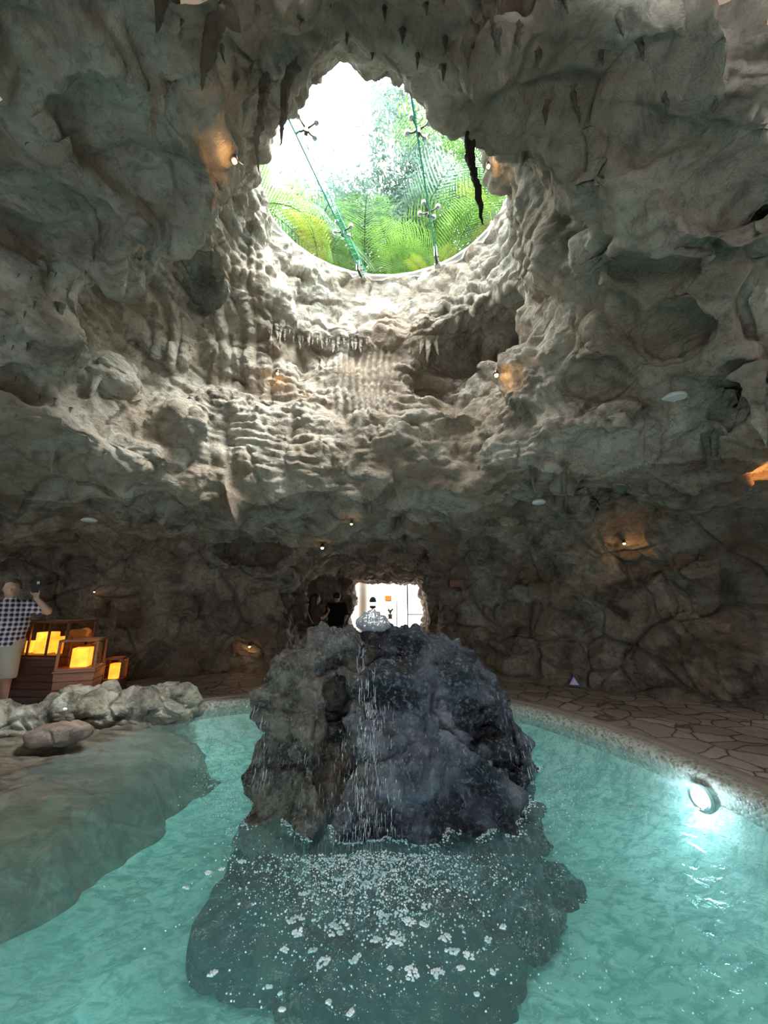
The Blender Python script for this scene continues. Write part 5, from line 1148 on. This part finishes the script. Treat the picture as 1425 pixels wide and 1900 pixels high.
mk('trousers', cloth_disp(figure('t', [((-.085, 0, .90), (-.10, .01, .5), .115, .08, .03), ((.085, 0, .90), (.10, -.02, .5), .115, .08, .03), ((-.10, .01, .5), (-.10, .05, .12), .08, .06, .02), ((.10, -.02, .5), (.10, 0, .12), .08, .06, .02), ((-.07, 0, .91), (.07, 0, .91), .13, .13, .04)], [], .014, cut=lambda X, Y, Z: .08 - Z)), M['black'], wm)
mk('hair', figure('h', [((0, .05, 1.58), (0, .09, 1.25), .085, .075, .04, (.8, 1, 1)), ((-.06, .03, 1.58), (-.09, .05, 1.28), .045, .035), ((.06, .03, 1.58), (.09, .05, 1.28), .045, .035)], [((0, .0, 1.60), (.086, .10, .082))], .011, cut=lambda X, Y, Z: (-.055 - Y) - (Z > 1.60) * .2), M['hair_d'], wm)
m = MB(); pts = []
for k in range(15): a = k / 14; pts.append((.15 - .33 * a, .135 + .04 * math.sin(a * 3.1), 1.40 - .42 * a))
m.tube(pts, .014, 6); m.build('bag_strap', simple('pale strap', (.35, .33, .30), .7), wm)
ph2 = empty('phone', 'dark phone raised by the woman in the tunnel', 'phone', tuple(Matrix.Translation(wm.location) @ Matrix.Rotation(math.pi - .9, 4, 'Z') @ Vector((0, -.36, 1.33)))); ph2.rotation_euler = (0, 0, math.pi - .9)
m = MB(); m.box((0, 0, 0), (.075, .010, .15)); m.build('case', simple('black phone case', (.012, .012, .014), .35), ph2, bevel=.003)

# ------------------------------------------------------------------ falling water and foam
from mathutils.bvhtree import BVHTree
bm_v = [tuple(v.co) for v in boulder.data.vertices]; bm_f = [tuple(p.vertices) for p in boulder.data.polygons]; bvh = BVHTree.FromPolygons(bm_v, bm_f)
def bhit(u, v):
    d = Vector(tuple(ray(u, v))).normalized(); r = bvh.ray_cast(Vector((0, 0, CAMZ)), d); return r[0], r[1], d
n = NT('falling water'); p = n.pos(); g_ = n.n('ShaderNodeBsdfGlossy', {'Roughness': .22, 'Color': (1, 1, 1, 1)}); d_ = n.n('ShaderNodeBsdfDiffuse', {'Color': (.85, .90, 1.0, 1)}); t_ = n.n('ShaderNodeBsdfTranslucent', {'Color': (.85, .90, 1.0, 1)})
a_ = n.n('ShaderNodeMixShader', {0: .5, 1: d_.outputs[0], 2: t_.outputs[0]}); b_ = n.n('ShaderNodeMixShader', {0: .45, 1: a_.outputs[0], 2: g_.outputs[0]}); n.t.links.new(b_.outputs[0], n.out.inputs[0]); M['fall'] = n.m
m = MB(); rs = random.Random(11)
def streak(u, v, L, w, off=.015):
    h_, nn, d = bhit(u, v)
    if h_ is None: return
    pts = []; p = h_ + nn * off; vel = 0
    for k in range(7):
        pts.append(tuple(p + Vector((rs.uniform(-1, 1), 0, 0)) * .002)); p = p + Vector((0, -.002 * k, -L / 6)); q = bvh.find_nearest(p)
        if q[0] is not None and (p - q[0]).dot(q[1]) < .006: p = q[0] + q[1] * .008
    m.tube(pts, [w * .2, w * .7, w, w * .8, w, w * .6, w * .15], 5)
def fallzone(n_, u0, u1, v0, v1, L0, L1, w0, w1, off=(.006, .05)):
    for _ in range(n_):
        v = rs.uniform(v0, v1); f = (v - v0) / (v1 - v0); u = u0[0] + (u1[0] - u0[0]) * f + rs.gauss(0, 1) * (u0[1] + (u1[1] - u0[1]) * f)
        streak(u, v, rs.uniform(L0, L1), rs.uniform(w0, w1), rs.uniform(*off))
fallzone(70, (672, 8), (690, 12), 1190, 1320, .03, .12, .0015, .004); fallzone(420, (690, 12), (662, 42), 1300, 1570, .012, .06, .001, .003, (.008, .09)); fallzone(160, (690, 90), (690, 130), 1180, 1560, .006, .02, .001, .002, (.005, .03))
fallzone(70, (950, 18), (975, 14), 1290, 1440, .03, .10, .001, .003); fallzone(60, (480, 8), (485, 10), 1300, 1450, .02, .08, .001, .003); fallzone(60, (560, 40), (600, 50), 1380, 1560, .02, .06, .001, .002)
tag(m.build('falling_water', M['fall'], smooth=True), 'thin streams and droplets of water running down the boulder', 'water', kind='stuff')
# foam
m_ = []; F_ = []
rng = np.random.default_rng(3)
def blob(x, y, r, fl=.35, ir=.25):
    z = WATER_Z + float(water_h(np.array([x]), np.array([y]))[0]); k = 9; b = len(m_); a0 = rng.uniform(0, 6)
    rr = r * (1 + ir * rng.uniform(-1, 1, k)); el_ = rng.uniform(.6, 1.0)
    for q in range(k): a = a0 + 2 * math.pi * q / k; m_.append((x + math.cos(a) * rr[q], y + math.sin(a) * rr[q] * el_, z - .002))
    for q in range(k): a = a0 + 2 * math.pi * q / k; m_.append((x + math.cos(a) * rr[q] * .6, y + math.sin(a) * rr[q] * .6 * el_, z + r * fl))
    for q in range(k): q2 = (q + 1) % k; F_.append((b + q, b + q2, b + k + q2, b + k + q))
    F_.append(tuple(b + k + q for q in range(k)))
def inside(x, y):  # free water: outside the boulder at the surface
    q = bvh.find_nearest(Vector((x, y, WATER_Z))); return (Vector((x, y, WATER_Z)) - q[0]).dot(q[1]) > 0.0
cnt = 0
while cnt < 7500:
    k = rng.random()
    if k < .48: u, v = rng.normal(690, 110), 1585 + abs(rng.normal(0, 60))
    elif k < .53: u, v = rng.normal(700, 190), rng.uniform(1600, 1850)
    elif k < .68: u, v = 1010 + abs(rng.normal(0, 55)), rng.normal(1430, 55)
    elif k < .82: u, v = 450 - abs(rng.normal(0, 40)), rng.normal(1455, 50)
    elif k < .92: u, v = rng.uniform(1000, 1400), rng.uniform(1380, 1640)
    else: u, v = rng.uniform(420, 1420), rng.uniform(1420, 1890)
    P_ = PZ(u, v, WATER_Z)
    if v < 1330 or poly_sd(np.array([P_[0]]), np.array([P_[1]]), POOL[::4])[0] > -.03 or (abs(P_[0]) < 1.9 and 2.5 < P_[1] < 5.8 and not inside(P_[0], P_[1])): continue
    blob(P_[0], P_[1], (.0014 + .0042 * rng.random() ** 2.2) * (1.25 if k < .48 else 1), .5); cnt += 1
for (u, v, w) in [(450, 1601, 16), (412, 1615, 10), (386, 1623, 11), (345, 1651, 12), (549, 1710, 30), (552, 1733, 18), (528, 1762, 13), (580, 1763, 17), (625, 1727, 46), (700, 1747, 22), (735, 1752, 40), (788, 1717, 16),
                  (760, 1712, 20), (562, 1669, 16), (790, 1679, 16), (933, 1723, 12), (905, 1742, 14), (764, 1811, 26), (812, 1808, 24), (855, 1806, 12), (649, 1877, 12), (610, 1860, 10), (523, 1876, 9), (394, 1807, 15), (915, 1806, 9),
                  (885, 1850, 8), (500, 1827, 8), (520, 1841, 8), (725, 1799, 9), (660, 1783, 22), (600, 1790, 24), (825, 1745, 24), (840, 1770, 26), (870, 1782, 18), (710, 1700, 20), (745, 1690, 24)]:
    P_ = PZ(u, v, WATER_Z); dist = P_[1] * math.cos(PITCH) - 1.6 * math.sin(PITCH); R_ = w / 2 * dist / FPX
    for _ in range(int(6 + w * .9)): a = rng.uniform(0, 6.28); q = math.sqrt(rng.random()) * R_; blob(P_[0] + math.cos(a) * q, P_[1] + math.sin(a) * q * .8, rng.uniform(.004, .009), .4)
# ring of froth hugging the waterline of the boulder
for k in range(900):
    a = rng.uniform(-2.9, 0.4); x, y = 0.1 + math.cos(a) * 1.45, 3.9 + math.sin(a) * 1.5
    o_ = bvh.ray_cast(Vector((x, y, WATER_Z)), (Vector((0.1, 4.0, WATER_Z)) - Vector((x, y, WATER_Z))).normalized())
    if o_[0] is None: continue
    q = o_[0] + o_[1] * abs(rng.normal(0, .03)); blob(q.x, q.y, rng.uniform(.003, .008), .5)
me = bpy.data.meshes.new('foam'); me.from_pydata(m_, [], F_); me.update()
n = NT('white foam'); fm = n.pbr((.82, .88, .92), .25, spec=.6)
tag(link('foam', me, fm), 'white foam flecks and bubbles floating on the pool water', 'foam', kind='stuff')
# spring at the top of the boulder
o = sculpt('spring_water', [((-.12, 4.05, 1.35), (.035, .05, .05)), ((-.12, 4.03, 1.31), (.08, .10, .045)), ((-.11, 4.0, 1.27), (.15, .17, .04))], M['fall'], .012, lambda V, N: .026 * np.abs(vn(V, .045, 3)) + .012 * np.abs(vn(V, .02, 4)) - .008, nz=(.008, .08), pad=.08)
tag(o, 'glistening mound of water welling up on top of the boulder', 'water')
print('all built', round(time.time() - T0, 1))
